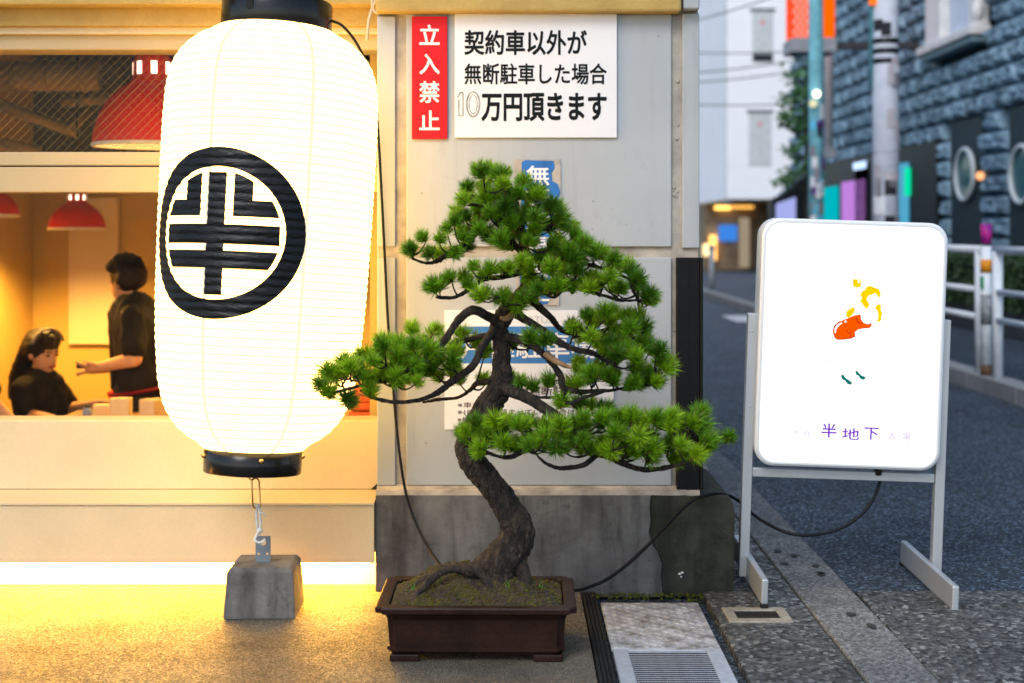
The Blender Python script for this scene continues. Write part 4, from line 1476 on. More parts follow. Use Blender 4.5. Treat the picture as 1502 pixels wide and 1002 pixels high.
# ================================================================== BONSAI
BY = 4.56
BS = F / BY
pot = thing('bonsai_pot', 'brown rectangular bonsai pot with notched corners on the concrete floor', 'pot', (SX(701, 4.55), 4.555, 0), (0, 0, R(-0.6)))
def notched(hx, hy, c):
    q = []
    for sx, sy, flip in ((1, -1, 0), (1, 1, 1), (-1, 1, 0), (-1, -1, 1)):
        a = [(hx - c, hy), (hx - c * 0.92, hy - c * 0.45), (hx - c * 0.45, hy - c * 0.92), (hx, hy - c)]
        if flip: a.reverse()
        q += [(sx * x, sy * y_) for x, y_ in a]
    return q
def loft(levels, closed_bottom=True, closed_top=False):
    bm = bmesh.new()
    rg = []
    for z, hx, hy, c in levels:
        rg.append([bm.verts.new((x, y_, z)) for x, y_ in notched(hx, hy, c)])
    n = len(rg[0])
    for a, b in zip(rg[:-1], rg[1:]):
        for k in range(n): bm.faces.new((a[k], a[(k + 1) % n], b[(k + 1) % n], b[k]))
    if closed_bottom: bm.faces.new(list(reversed(rg[0])))
    if closed_top: bm.faces.new(rg[-1])
    bmesh.ops.recalc_face_normals(bm, faces=bm.faces)
    return bm
obj('pot_body', loft([(0.022, 0.262, 0.160, 0.022), (0.030, 0.268, 0.166, 0.022), (0.034, 0.274, 0.172, 0.022), (0.042, 0.274, 0.172, 0.022), (0.046, 0.268, 0.166, 0.022),
                      (0.09, 0.271, 0.168, 0.022), (0.13, 0.274, 0.171, 0.022), (0.147, 0.281, 0.178, 0.022), (0.154, 0.292, 0.190, 0.022)]), m_pot, pot, local=True)
obj('rim', loft([(0.152, 0.286, 0.186, 0.022), (0.155, 0.303, 0.203, 0.022), (0.158, 0.307, 0.207, 0.022), (0.171, 0.308, 0.208, 0.022), (0.1755, 0.305, 0.205, 0.022), (0.1765, 0.298, 0.198, 0.021),
                 (0.1755, 0.276, 0.176, 0.02), (0.172, 0.270, 0.170, 0.02), (0.12, 0.268, 0.168, 0.02)], False), m_pot, pot, local=True)
for sx in (-1, 1):
    for sy in (-1, 1):
        bm = bmesh.new()
        xa, xb = sorted((sx * 0.175, sx * 0.266))
        ya, yb_ = sorted((sy * 0.12, sy * 0.164))
        box(xa, xb, ya, yb_, 0, 0.0225, 0.004, 2, bm)
        obj('foot', bm, m_pot, pot, local=True)

def soil_h(x, y_):
    """height of the planted mound, in pot coordinates"""
    e = max(abs(x) / 0.268, abs(y_) / 0.168)
    edge = max(0.0, 1 - e)
    h = 0.162 + 0.045 * min(1, edge * 2.2)
    d = ((x + 0.045) / 0.17) ** 2 + ((y_ - 0.015) / 0.085) ** 2
    h += 0.056 * math.exp(-d)
    h += noise.noise(Vector((x * 18, y_ * 18, 0.3))) * 0.010 + noise.noise(Vector((x * 55, y_ * 55, 1.3))) * 0.005 + noise.noise(Vector((x * 140, y_ * 140, 2.3))) * 0.0025
    return h
def soil_mat():
    m = bpy.data.materials.new('mossy_pot_soil')
    nt, b = nodes_of(m)
    v = coords(nt)
    soil = ramp(nt, tex_noise(nt, v, 60, 6, 0.7), [(0.3, (0.012, 0.008, 0.004)), (0.55, (0.050, 0.034, 0.018)), (0.75, (0.12, 0.09, 0.05))]).outputs[0]
    moss = ramp(nt, tex_noise(nt, v, 90, 4, 0.7), [(0.3, (0.018, 0.015, 0.003)), (0.7, (0.090, 0.076, 0.010))]).outputs[0]
    mk = ramp(nt, tex_noise(nt, v, 11, 6, 0.7), [(0.46, 0.0), (0.58, 1.0)]).outputs[0]
    nt.links.new(mixc(nt, mk, soil, moss), b.inputs['Base Color'])
    b.inputs['Roughness'].default_value = 0.95
    set_bump(nt, b, tex_noise(nt, v, 170, 5, 0.75), 1.0, 0.006)
    return m
bm = bmesh.new()
NX, NY = 130, 84
gv = [[None] * (NY + 1) for _ in range(NX + 1)]
for i in range(NX + 1):
    for j in range(NY + 1):
        x, y_ = -0.266 + 0.532 * i / NX, -0.166 + 0.332 * j / NY
        gv[i][j] = bm.verts.new((x, y_, soil_h(x, y_)))
for i in range(NX):
    for j in range(NY): bm.faces.new((gv[i][j], gv[i + 1][j], gv[i + 1][j + 1], gv[i][j + 1]))
obj('soil', bm, soil_mat(), pot, True, local=True)
bm = bmesh.new()
for k in range(1500):
    x, y_ = random.uniform(-0.262, 0.262), random.uniform(-0.162, 0.15)
    if noise.noise(Vector((x * 11, y_ * 11, 7))) < -0.05 and random.random() < 0.8: continue
    h = soil_h(x, y_)
    r_ = random.uniform(0.002, 0.0055)
    t = bmesh.new()
    bmesh.ops.create_icosphere(t, subdivisions=1, radius=r_)
    bmesh.ops.scale(t, vec=(1, 1, 0.7), verts=t.verts)
    bmesh.ops.translate(t, vec=(x, y_, h), verts=t.verts)
    merge(bm, t)
obj('moss', bm, m_moss, pot, local=True, kind='stuff')
bm = bmesh.new()
for k in range(900):
    x, y_ = random.uniform(-0.26, 0.26), random.uniform(-0.163, 0.0)
    h = soil_h(x, y_)
    s_ = random.uniform(0.0012, 0.003)
    add(bm, [(x - s_, y_, h), (x + s_, y_, h), (x, y_ - s_, h + s_), (x, y_ + s_, h + s_ * 1.4)], [(0, 1, 2), (1, 3, 2), (3, 0, 2), (0, 3, 1)])
m_grit = M('soil_grit', (0.16, 0.13, 0.09), 0.9, 0, 0.6, 200)
obj('grit', bm, m_grit, pot, local=True, kind='stuff')
bm = bmesh.new()
for (px, n) in ((-0.205, 7), (0.085, 6), (0.10, 5), (0.03, 4), (-0.06, 4), (0.20, 4), (-0.12, 3), (0.16, 5)):
    py = random.uniform(-0.10, 0.06)
    for k in range(n):
        x, y_ = px + random.uniform(-0.008, 0.008), py + random.uniform(-0.01, 0.01)
        h = soil_h(x, y_)
        a, l = random.uniform(0, 6.28), random.uniform(0.012, 0.032)
        tip = (x + math.cos(a) * l * 0.6, y_ + math.sin(a) * l * 0.6, h + l)
        w = 0.0015
        add(bm, [(x - w, y_, h), (x + w, y_, h), tip], [(0, 1, 2)])
obj('sprout', bm, m_grass, pot, local=True, kind='stuff')

# ---- the tree
pine = thing('bonsai_pine', 'old bonsai pine with a curved trunk and layered needle pads in the brown pot', 'bonsai', S(722, 832, BY))
def W(px, py, dy=0.0): return S(px, py, BY + dy)
def bark_disp(amp, sc):
    def f(co, r_):
        p = Vector((co.x * sc, co.y * sc, co.z * sc * 0.6))
        d, _ = noise.voronoi(p)
        crack_ = min(1.0, (d[1] - d[0]) * 4.0) ** 0.6
        return amp * (crack_ - 0.75) + amp * 0.9 * noise.noise(p * 0.35) + amp * 0.55 * noise.noise(p * 2.2) + amp * 0.3 * noise.noise(p * 6)
    return f
def limb(bm, pts, n=10, seg=16, amp=0.003, sc=45):
    P = catmull(pts, n)
    tube(bm, [W(p[0], p[1], p[3]) for p in P], [max(0.0012, p[2] / BS) for p in P], seg, disp=bark_disp(amp, sc))
    return [W(p[0], p[1], p[3]) for p in P]
trunk_pts = [(716, 868, 50, 0.02), (722, 850, 44, 0.02), (731, 833, 35, 0.01), (742, 817, 30, 0.0), (752, 803, 28, -0.005), (759, 790, 26, -0.01), (760, 776, 25, -0.015), (755, 762, 24, -0.015),
             (745, 745, 21.5, -0.015), (733, 727, 21, -0.01), (720, 710, 21, -0.005), (706, 694, 21, 0.0), (692, 676, 19.5, 0.0), (685, 660, 17.5, 0.0), (688, 643, 17, 0.01), (697, 626, 18, 0.015),
             (707, 609, 19, 0.02), (717, 594, 20, 0.02), (727, 580, 20, 0.02), (734, 567, 20, 0.02), (737, 552, 18, 0.02), (736, 536, 15.5, 0.02), (737, 518, 14.5, 0.02), (735, 500, 15, 0.02),
             (732, 484, 16, 0.02), (736, 468, 15.5, 0.02), (750, 450, 15, 0.02), (766, 434, 13, 0.02), (775, 412, 11, 0.02), (774, 388, 9.5, 0.02), (768, 362, 8, 0.02),
             (764, 334, 6.5, 0.02), (758, 306, 5, 0.02), (750, 280, 3.5, 0.02), (742, 262, 2, 0.02)]
bm = bmesh.new()
trunk_line = limb(bm, [(a, b, c * 0.93, d) for a, b, c, d in trunk_pts], 18, 90, 0.0062, 34)
obj('trunk', bm, m_bark, pine)
roots = [[(738, 826, 17, -0.01), (704, 836, 15, -0.01), (672, 842, 12, -0.015), (642, 848, 10, -0.02), (614, 858, 8, -0.03), (594, 880, 6, -0.05)],
         [(700, 842, 9, -0.05), (672, 835, 6.5, -0.08), (650, 838, 5.5, -0.10), (626, 856, 5, -0.11), (604, 884, 3.5, -0.12)],
         [(684, 832, 7, -0.07), (700, 838, 6, -0.085), (712, 850, 5.5, -0.095), (722, 864, 4, -0.10), (730, 874, 2, -0.10)],
         [(752, 812, 16, 0.0), (764, 832, 12, -0.02), (770, 850, 9, -0.04), (772, 870, 6, -0.06)],
         [(704, 838, 11, 0.04), (655, 846, 8, 0.06), (615, 856, 6, 0.08), (590, 872, 5, 0.09)]]
for rp in roots:
    bm = bmesh.new()
    limb(bm, rp, 10, 18, 0.0025, 60)
    obj('root', bm, m_bark, pine)
branches = {
    'B1': [(734, 474, 12, 0.02), (716, 464, 10.5, -0.02), (694, 455, 10, -0.05), (676, 466, 9, -0.07), (658, 490, 8, -0.08), (640, 516, 7, -0.08), (612, 540, 6, -0.07), (575, 556, 5, -0.06), (540, 563, 4, -0.05), (505, 572, 3, -0.04), (486, 577, 2, -0.04)],
    'B2': [(728, 492, 7, 0.05), (704, 494, 6, 0.10), (676, 502, 5.5, 0.14), (648, 514, 4.5, 0.17), (610, 512, 3.5, 0.18), (575, 515, 2.5, 0.18)],
    'B3': [(726, 482, 10, 0.0), (708, 508, 9, -0.02), (694, 536, 8.5, -0.04), (668, 556, 7.5, -0.06), (645, 574, 6.5, -0.08), (618, 586, 5, -0.09), (588, 590, 4, -0.10), (556, 586, 3, -0.10), (528, 572, 2.2, -0.1)],
    'B3b': [(720, 560, 7, 0.0), (700, 562, 6, 0.05), (690, 572, 5, 0.08), (672, 583, 4.5, 0.10), (645, 586, 3.5, 0.12), (620, 590, 2.5, 0.13)],
    'B4': [(742, 494, 10, 0.0), (768, 500, 8.5, -0.04), (791, 514, 8, -0.07), (808, 531, 7, -0.08), (822, 551, 7, -0.08), (826, 568, 6.5, -0.07), (846, 574, 5.5, -0.06), (876, 574, 4.2, -0.05), (907, 571, 3, -0.04), (937, 562, 2, -0.03), (962, 548, 1.5, -0.03)],
    'B4b': [(826, 566, 6, -0.07), (829, 584, 5, -0.08), (838, 592, 4, -0.09), (856, 583, 3, -0.10), (884, 576, 2, -0.1)],
    'B4c': [(825, 580, 3.2, -0.06), (806, 583, 2.6, -0.04), (788, 582, 2, -0.02), (770, 575, 1.5, 0.0)],
    'B5': [(772, 438, 9, 0.02), (790, 450, 8, 0.03), (808, 466, 7, 0.05), (822, 483, 6, 0.07), (842, 490, 5, 0.10), (870, 488, 4, 0.12), (905, 478, 2.8, 0.13), (935, 472, 2, 0.13)],
    'B6': [(752, 458, 10, -0.01), (779, 474, 9, -0.03), (802, 489, 8.5, -0.04), (822, 503, 8, -0.05), (845, 513, 7, -0.05), (870, 518, 5.5, -0.04), (893, 530, 4, -0.03), (922, 524, 3, -0.02), (952, 515, 2, -0.01)],
    'B7': [(728, 566, 16, 0.01), (752, 574, 14.5, -0.02), (776, 585, 13, -0.05), (800, 600, 12, -0.08), (826, 618, 10.5, -0.10), (852, 640, 9, -0.12), (878, 660, 8, -0.13), (905, 676, 7, -0.13), (938, 688, 6, -0.12), (972, 687, 5, -0.11), (1010, 676, 4, -0.10), (1040, 658, 3, -0.09), (1062, 640, 2, -0.08)],
    'B7b': [(880, 662, 6.5, -0.13), (860, 680, 5.5, -0.15), (838, 686, 5, -0.16), (816, 686, 4, -0.17), (796, 676, 3, -0.18), (782, 660, 2.2, -0.18), (776, 648, 1.6, -0.18)],
    'B7c': [(800, 606, 6, -0.10), (790, 636, 5, -0.14), (770, 660, 4.5, -0.17), (745, 671, 4, -0.18), (716, 664, 3, -0.18), (694, 650, 2, -0.17)],
    'B8': [(768, 372, 8, 0.01), (744, 350, 7.5, -0.02), (719, 338, 7, -0.05), (700, 341, 6.5, -0.07), (684, 358, 6, -0.08), (664, 366, 5, -0.08), (643, 382, 4, -0.08), (625, 386, 3, -0.08), (604, 379, 2, -0.08)],
    'B9': [(772, 398, 8, 0.0), (752, 402, 7, -0.03), (732, 407, 6, -0.06), (709, 410, 5, -0.08), (690, 424, 4.5, -0.09), (666, 436, 3.5, -0.1), (640, 436, 2.5, -0.1)],
    'B10': [(774, 404, 8, 0.0), (798, 414, 7, -0.03), (826, 420, 6, -0.05), (856, 424, 5, -0.06), (886, 434, 4, -0.06), (914, 441, 3, -0.06), (940, 440, 2, -0.06)],
    'B11': [(772, 380, 7, 0.04), (800, 378, 6, 0.07), (835, 382, 5, 0.1), (870, 390, 4, 0.12), (905, 402, 3, 0.12), (935, 415, 2, 0.12)],
    'B12': [(766, 350, 6, 0.0), (790, 340, 5, -0.04), (810, 330, 4, -0.08), (826, 322, 3, -0.1)],
    'B13': [(762, 320, 5, 0.02), (735, 308, 4.5, -0.03), (710, 302, 3.5, -0.08), (690, 300, 2.5, -0.1)],
    'B14': [(764, 330, 5, 0.06), (780, 315, 4, 0.1), (795, 305, 3, 0.12)],
    'B15': [(748, 452, 8, -0.02), (742, 446, 6, -0.06), (735, 440, 4, -0.1), (726, 436, 3, -0.13)],
}
blines = {}
for k, pts in branches.items():
    bm = bmesh.new()
    blines[k] = limb(bm, [(a, b, c * (0.66 if c > 4 else 0.75), d) for a, b, c, d in pts], 8, 16, 0.0022, 70)
    obj('branch', bm, m_bark if pts[0][2] > 8 else m_twig, pine)
# jin: a bare peeled stub
bm = bmesh.new()
limb(bm, [(800, 518, 5, -0.1), (812, 528, 4.5, -0.115), (828, 536, 3.5, -0.12), (839, 540, 1.2, -0.12)], 8, 12, 0.0015, 80)
m_peeled = M('peeled_wood', (0.30, 0.17, 0.08), 0.7, 0, 0.3, 30)
obj('dead_stub', bm, m_peeled, pine)
bm = bmesh.new()
limb(bm, [(752, 462, 5, -0.03), (742, 468, 4, -0.06), (734, 466, 2, -0.07)], 6, 10, 0.0015, 80)
obj('dead_stub', bm, m_peeled, pine)

# needle tufts
def make_tuft(seed, n=250):
    rnd = random.Random(seed)
    bm = bmesh.new()
    wide = rnd.uniform(0.72, 1.12)
    bend = Vector((rnd.uniform(-1, 1), rnd.uniform(-1, 1), 0)) * 0.006
    for k in range(n):
        ct = 1 - rnd.random() ** 0.85 * wide
        ph = rnd.uniform(0, 6.283)
        st = math.sqrt(max(0, 1 - ct * ct))
        d = Vector((st * math.cos(ph), st * math.sin(ph), ct))
        ln = rnd.uniform(0.027, 0.047) * (0.88 + 0.12 * ct)
        b0 = Vector((0, 0, rnd.uniform(-0.016, 0.012))) + d * 0.002
        sd = d.orthogonal().normalized()
        sd.rotate(Matrix.Rotation(rnd.uniform(0, 6.28), 3, d))
        s2 = d.cross(sd)
        w = 0.00095
        mid = b0 + d * ln * 0.55
        tip = b0 + d * ln + Vector((0, 0, 0.003)) + bend * rnd.random()
        r0 = [bm.verts.new(b0 + (sd * math.cos(a) + s2 * math.sin(a)) * w * 0.8) for a in (0, 2.094, 4.189)]
        r1 = [bm.verts.new(mid + (sd * math.cos(a) + s2 * math.sin(a)) * w) for a in (0, 2.094, 4.189)]
        tv = bm.verts.new(tip)
        for i in range(3):
            bm.faces.new((r0[i], r0[(i + 1) % 3], r1[(i + 1) % 3], r1[i]))
            bm.faces.new((r1[i], r1[(i + 1) % 3], tv))
    t = bmesh.new()
    tube(t, [(0, 0, -0.018), (0, 0, 0.004), (0, 0, 0.014)], [0.0026, 0.0028, 0.0008], 6, mi=1)
    merge(bm, t)
    me = bpy.data.meshes.new('needle_tuft')
    bm.to_mesh(me)
    bm.free()
    me.materials.append(m_needle)
    me.materials.append(m_bud)
    return me
tufts = [make_tuft(100 + i) for i in range(10)]

def inside(p, poly):
    c = False
    n = len(poly)
    for i in range(n):
        (x0, y0), (x1, y1) = poly[i], poly[(i + 1) % n]
        if (y0 > p[1]) != (y1 > p[1]) and p[0] < (x1 - x0) * (p[1] - y0) / (y1 - y0) + x0: c = not c
    return c
# each pad: outline in the photo, branches feeding it, layers of depth, spacing
pads = [
    ([(692, 262), (700, 246), (716, 244), (738, 246), (768, 262), (798, 288), (826, 304), (838, 326), (856, 352), (848, 385), (800, 392), (762, 378), (742, 352), (706, 346), (672, 334), (662, 312), (678, 286)],
     ['B12', 'B13', 'B14', 'B8', 'T'], (-0.13, -0.06, 0.02, 0.10), 24),
    ([(600, 372), (606, 354), (634, 334), (660, 312), (690, 330), (706, 346), (690, 362), (655, 374), (620, 380)], ['B8'], (-0.12, -0.05), 25),
    ([(630, 428), (630, 412), (648, 396), (684, 384), (722, 378), (748, 386), (738, 402), (700, 406), (662, 428)], ['B9'], (-0.13, -0.06), 25),
    ([(704, 432), (718, 420), (756, 422), (784, 432), (776, 444), (744, 448), (716, 446)], ['B15', 'T'], (-0.13, -0.08), 24),
    ([(766, 384), (856, 354), (898, 372), (938, 396), (958, 420), (954, 440), (926, 430), (892, 418), (860, 424), (836, 416), (800, 424), (772, 416)], ['B10', 'B11', 'T'], (-0.12, -0.05, 0.02, 0.10), 25),
    ([(938, 456), (948, 456), (948, 466), (938, 466)], ['B11'], (0.05,), 20),
    ([(838, 476), (862, 460), (886, 454), (918, 460), (950, 474), (954, 500), (898, 510), (876, 500), (852, 494)], ['B5', 'B6'], (-0.07, 0.0, 0.07, 0.13), 25),
    ([(880, 512), (956, 502), (980, 516), (980, 540), (962, 560), (930, 562), (900, 560), (878, 555), (858, 552), (868, 540), (896, 540)], ['B4', 'B6', 'B4b'], (-0.10, -0.05, 0.01, 0.07), 25),
    ([(778, 492), (790, 487), (812, 492), (806, 499), (780, 499)], ['B6', 'B4'], (-0.10,), 19),
    ([(744, 482), (776, 486), (790, 500), (748, 502)], ['B4', 'B6'], (0.05, 0.10), 21),
    ([(650, 492), (690, 486), (706, 500), (672, 512)], ['B2'], (0.13, 0.17), 23),
    ([(840, 520), (880, 524), (884, 540), (846, 540)], ['B6'], (0.02, 0.08), 23),
    ([(752, 552), (782, 558), (782, 566), (756, 570)], ['B4c'], (-0.02, 0.05), 20),
    ([(796, 550), (808, 550), (808, 558), (796, 558)], ['B4c'], (-0.05,), 18),
    ([(832, 556), (860, 552), (862, 562), (834, 566)], ['B4', 'B4b'], (-0.08, 0.02), 22),
    ([(738, 540), (752, 536), (756, 552), (744, 556)], ['B4c'], (0.08,), 20),
    ([(480, 540), (510, 522), (545, 506), (574, 500), (612, 502), (636, 508), (626, 540), (612, 558), (572, 556), (534, 552), (506, 552), (486, 556)], ['B1', 'B3'], (-0.16, -0.11, -0.05, 0.0, 0.06), 25),
    ([(552, 502), (570, 484), (600, 474), (636, 476), (656, 490), (640, 502), (600, 500), (566, 508)], ['B2'], (0.10, 0.18), 24),
    ([(634, 516), (668, 512), (674, 540), (650, 552), (632, 546)], ['B3', 'B2'], (-0.05, 0.05, 0.12), 24),
    ([(696, 506), (718, 508), (722, 534), (702, 532)], ['B2', 'B3b'], (0.12,), 22),
    ([(700, 545), (722, 545), (718, 566), (700, 566)], ['B3b'], (0.13,), 22),
    ([(470, 560), (482, 556), (486, 574), (474, 578)], ['B1'], (-0.04,), 18),
    ([(492, 588), (512, 578), (522, 584), (500, 600)], ['B1', 'B3'], (-0.05, 0.0), 20),
    ([(528, 574), (548, 570), (552, 582), (530, 584)], ['B3'], (-0.12,), 22),
    ([(656, 556), (690, 548), (694, 566), (660, 572)], ['B3b'], (0.08,), 24),
    ([(676, 628), (694, 614), (724, 614), (782, 616), (822, 616), (862, 608), (900, 602), (940, 608), (984, 606), (1012, 612), (1036, 620), (1040, 648), (1010, 672), (966, 670), (932, 664), (884, 658),
      (844, 656), (792, 652), (730, 656), (704, 662), (690, 644)], ['B7', 'B7b', 'B7c'], (-0.22, -0.17, -0.12, -0.06, 0.0), 26),
    ([(1022, 596), (1036, 594), (1044, 606), (1030, 612)], ['B7'], (-0.09, -0.03), 18),
    ([(1062, 630), (1074, 632), (1072, 642), (1062, 640)], ['B7'], (-0.08,), 18),
    ([(846, 588), (880, 584), (892, 594), (852, 600)], ['B7', 'B4b'], (-0.04, 0.04), 22),
    ([(812, 580), (832, 586), (828, 598), (814, 592)], ['B4b'], (-0.06,), 22),
]
blines['T'] = trunk_line[len(trunk_line) * 3 // 4:]
placed = []
twig_pads = []
rnd = random.Random(21)
for poly, feed, layers, sp in pads:
    xs = [p[0] for p in poly]; ys = [p[1] for p in poly]
    cxm, cym = sum(xs) / len(xs), sum(ys) / len(ys)
    pad_t = []
    for li, dy in enumerate(layers):
        got = []
        tries = 1000 if (max(xs) - min(xs)) > 30 else 60
        for k in range(tries):
            p = (rnd.uniform(min(xs), max(xs)), rnd.uniform(min(ys), max(ys)))
            if not inside(p, poly): continue
            if any(math.hypot(p[0] - q[0], p[1] - q[1]) < sp for q in got): continue
            got.append(p)
        for p in got:
            d_ = dy + rnd.uniform(-0.03, 0.03)
            # a tuft's needles rise from its bud, so the bud sits a little below the spot
            pos = W(p[0], p[1] + 5, d_)
            # outer direction in the picture plane
            ox = (p[0] - cxm) / max(30, (max(xs) - min(xs)) / 2)
            oz = -(p[1] - cym) / max(30, (max(ys) - min(ys)) / 2)
            depth_dir = -0.55 if dy <= 0 else 0.2
            ax = Vector((ox * 0.75 + rnd.uniform(-0.35, 0.35), depth_dir + rnd.uniform(-0.35, 0.35), 0.85 + oz * 0.35 + rnd.uniform(-0.2, 0.2))).normalized()
            pad_t.append((pos, ax))
    placed += pad_t
    # twigs
    nodes = []
    for fname in feed: nodes += blines[fname][::2]
    order = sorted(pad_t, key=lambda t_: min((t_[0] - n_).length for n_ in nodes))
    bm = bmesh.new()
    for pos, ax in order:
        end = pos - ax * 0.014
        best = min(nodes, key=lambda n_: (n_ - end).length + max(0, n_.z - end.z) * 0.8)
        ln = (best - end).length
        ctrl = end.lerp(best, 0.5) - Vector((0, 0, ln * 0.22)) - ax * ln * 0.15 + Vector((rnd.uniform(-1, 1), rnd.uniform(-1, 1), rnd.uniform(-1, 1))) * ln * 0.10
        P = []
        for q in range(7):
            s_ = q / 6
            P.append(best * (1 - s_) ** 2 + ctrl * 2 * s_ * (1 - s_) + end * s_ * s_)
        r0 = 0.0026 + min(0.003, ln * 0.02)
        tube(bm, P, [r0 + (0.0019 - r0) * q / 6 for q in range(7)], 6, disp=lambda co, r_: 0.0006 * noise.noise(co * 160))
        nodes += [P[3], P[4]]
    obj('twig', bm, m_twig, pine, kind='stuff')
placed.sort(key=lambda t_: t_[0].y)
base = base_of(pine)
rest = bmesh.new()
for i, (pos, ax) in enumerate(placed):
    q = ax.to_track_quat('Z', 'Y')
    sc = rnd.uniform(0.80, 1.18)
    if i < 296:
        o = bpy.data.objects.new('needle_tuft', tufts[i % 10])
        COL.objects.link(o)
        o.parent = pine
        o.location = pos - base
        o.rotation_mode = 'QUATERNION'
        o.rotation_quaternion = q
        o.scale = (sc, sc, sc)
    else:
        n0 = len(rest.verts)
        rest.from_mesh(tufts[i % 10])
        rest.verts.ensure_lookup_table()
        m4 = Matrix.LocRotScale(pos, q, (sc, sc, sc))
        for v in rest.verts[n0:]: v.co = m4 @ v.co
obj('needle_tufts', rest, [m_needle, m_bud], pine, kind='stuff')
print('TUFTS', len(placed))

# ================================================================== STANDING SIGN
sg = thing('standing_sign', 'lit white standing sign board on an aluminium stand beside the road', 'sign', (1.223, 5.36, 0), (R(1.0), R(1.9), R(-0.4)))
def rrect(hx, hz, r_, cz, n=8):
    pts = []
    for sx, sz, a0 in ((1, 1, 0), (-1, 1, 90), (-1, -1, 180), (1, -1, 270)):
        for k in range(n + 1):
            a = R(a0 + 90 * k / n)
            pts.append((sx * (hx - r_) + r_ * math.cos(a), cz + sz * (hz - r_) + r_ * math.sin(a)))
    return pts
SCZ, SHX, SHZ = 0.905, 0.342, 0.458
def loft_rr(levels):
    bm = bmesh.new()
    rg = []
    for y_, hx, hz, r_ in levels: rg.append([bm.verts.new((x, y_, z)) for x, z in rrect(hx, hz, r_, SCZ)])
    n = len(rg[0])
    for a, b in zip(rg[:-1], rg[1:]):
        for k in range(n): bm.faces.new((a[k], a[(k + 1) % n], b[(k + 1) % n], b[k])).smooth = False
    return bm, rg
bm, rg = loft_rr([(-0.052, SHX - 0.018, SHZ - 0.018, 0.055), (-0.060, SHX - 0.014, SHZ - 0.014, 0.06), (-0.060, SHX - 0.008, SHZ - 0.008, 0.066), (-0.054, SHX, SHZ, 0.07), (0.054, SHX, SHZ, 0.07),
                  (0.060, SHX - 0.008, SHZ - 0.008, 0.066), (0.060, SHX - 0.014, SHZ - 0.014, 0.06), (0.052, SHX - 0.018, SHZ - 0.018, 0.055)])
obj('panel_frame', bm, m_signframe, sg, local=True)
m_face = emit('backlit_sign_face', (0.98, 0.98, 0.97), 0.92)
for y_ in (-0.0555, 0.0555):
    bm = bmesh.new()
    f = bm.faces.new([bm.verts.new((x, y_, z)) for x, z in rrect(SHX - 0.0155, SHZ - 0.0155, 0.057, SCZ)])
    obj('lit_face', bm, m_face, sg, local=True)
for sx in (-1, 1):
    obj('post', box(sx * 0.337 - 0.018 + sx * 0.022, sx * 0.337 + 0.018 + sx * 0.022, -0.02, 0.02, 0.02, 1.005, 0.003, 2), m_alu, sg, local=True)
    xf = sx * 0.337 + sx * 0.022 + (-0.012 if sx < 0 else 0.0) - sx * 0.0
    o = obj('foot_bar', box(xf - sx * 0.032 - 0.012, xf - sx * 0.032 + 0.012, -0.36, 0.33, 0.012, 0.10, 0.005, 2), m_alu, sg, local=True)
    for yy in (-0.355, 0.325):
        obj('rubber_foot', box(xf - sx * 0.032 - 0.013, xf - sx * 0.032 + 0.013, yy - 0.012, yy + 0.012, 0.0, 0.014), m_rubber, o, local=True)
obj('crossbar', box(-0.340, 0.340, -0.012, 0.012, 0.395, 0.428, 0.003, 2), m_alu, sg, local=True)
for z in (0.94, 0.66):
    bm = bmesh.new()
    ball(bm, (-0.359, -0.0205, z), 0.005, (1, 0.5, 1), 2)
    obj('bolt', bm, m_steel, sg, local=True)
obj('plug', box(0.118, 0.142, -0.016, 0.016, 0.415, 0.448, 0.003), m_black, sg, local=True)
# print on the face: measured from the photo, panel px (1113..1390, 322..681)
def FP(px, py):
    z = 1.357 - (py - 325) / 394.0
    xc = 1255 - (py - 325) * 0.033
    return ((px - xc) / 394.0, z)
YFACE = -0.0565
def print_poly(name, pts, mat, off=0.0, label=None):
    bm = bmesh.new()
    bm.faces.new([bm.verts.new((*([FP(x, y_)[0]]), YFACE - off, FP(x, y_)[1])) for x, y_ in pts])
    bmesh.ops.triangulate(bm, faces=bm.faces)
    return bm
def zpts(pts): return [(1140 + x / 3.577, 380 + y_ / 3.577) for x, y_ in pts]
m_pr = emit('backlit_red_print', (1.0, 0.11, 0.0), 0.62)
m_prd = emit('backlit_dark_red_print', (0.72, 0.01, 0.01), 0.56)
m_py = emit('backlit_yellow_print', (1.0, 0.66, 0.0), 0.70)
m_pyd = emit('backlit_ochre_print', (0.9, 0.45, 0.0), 0.62)
m_pg = emit('backlit_green_print', (0.0, 0.19, 0.16), 0.62)
m_pp = emit('backlit_purple_print', (0.20, 0.03, 0.62), 0.62)
m_ppf = emit('backlit_faded_print', (0.40, 0.32, 0.58), 1.0)
m_pk = emit('backlit_grey_line', (0.30, 0.30, 0.28), 1.0)
m_pkl = emit('backlit_faint_line', (0.48, 0.47, 0.45), 1.0)
fig = bmesh.new()
def addfig(pts, mi, off=0.0):
    t = bmesh.new()
    t.faces.new([t.verts.new((FP(x, y_)[0], YFACE - off, FP(x, y_)[1])) for x, y_ in zpts(pts)])
    t.normal_update()
    bmesh.ops.triangulate(t, faces=t.faces)
    for f in t.faces: f.material_index = mi
    merge(fig, t)
def line(pts, w, mi, off=0.0003):
    P = zpts(pts)
    for (xa, ya), (xb, yb_) in zip(P[:-1], P[1:]):
        a, b = FP(xa, ya), FP(xb, yb_)
        d = Vector((b[0] - a[0], b[1] - a[1]))
        if d.length < 1e-6: continue
        d.normalize()
        nx, nz = -d.y * w, d.x * w
        t = bmesh.new()
        vs = [t.verts.new((x, YFACE - off, z)) for x, z in ((a[0] - nx, a[1] - nz), (b[0] - nx, b[1] - nz), (b[0] + nx, b[1] + nz), (a[0] + nx, a[1] + nz))]
        t.faces.new(vs).material_index = mi
        merge(fig, t)
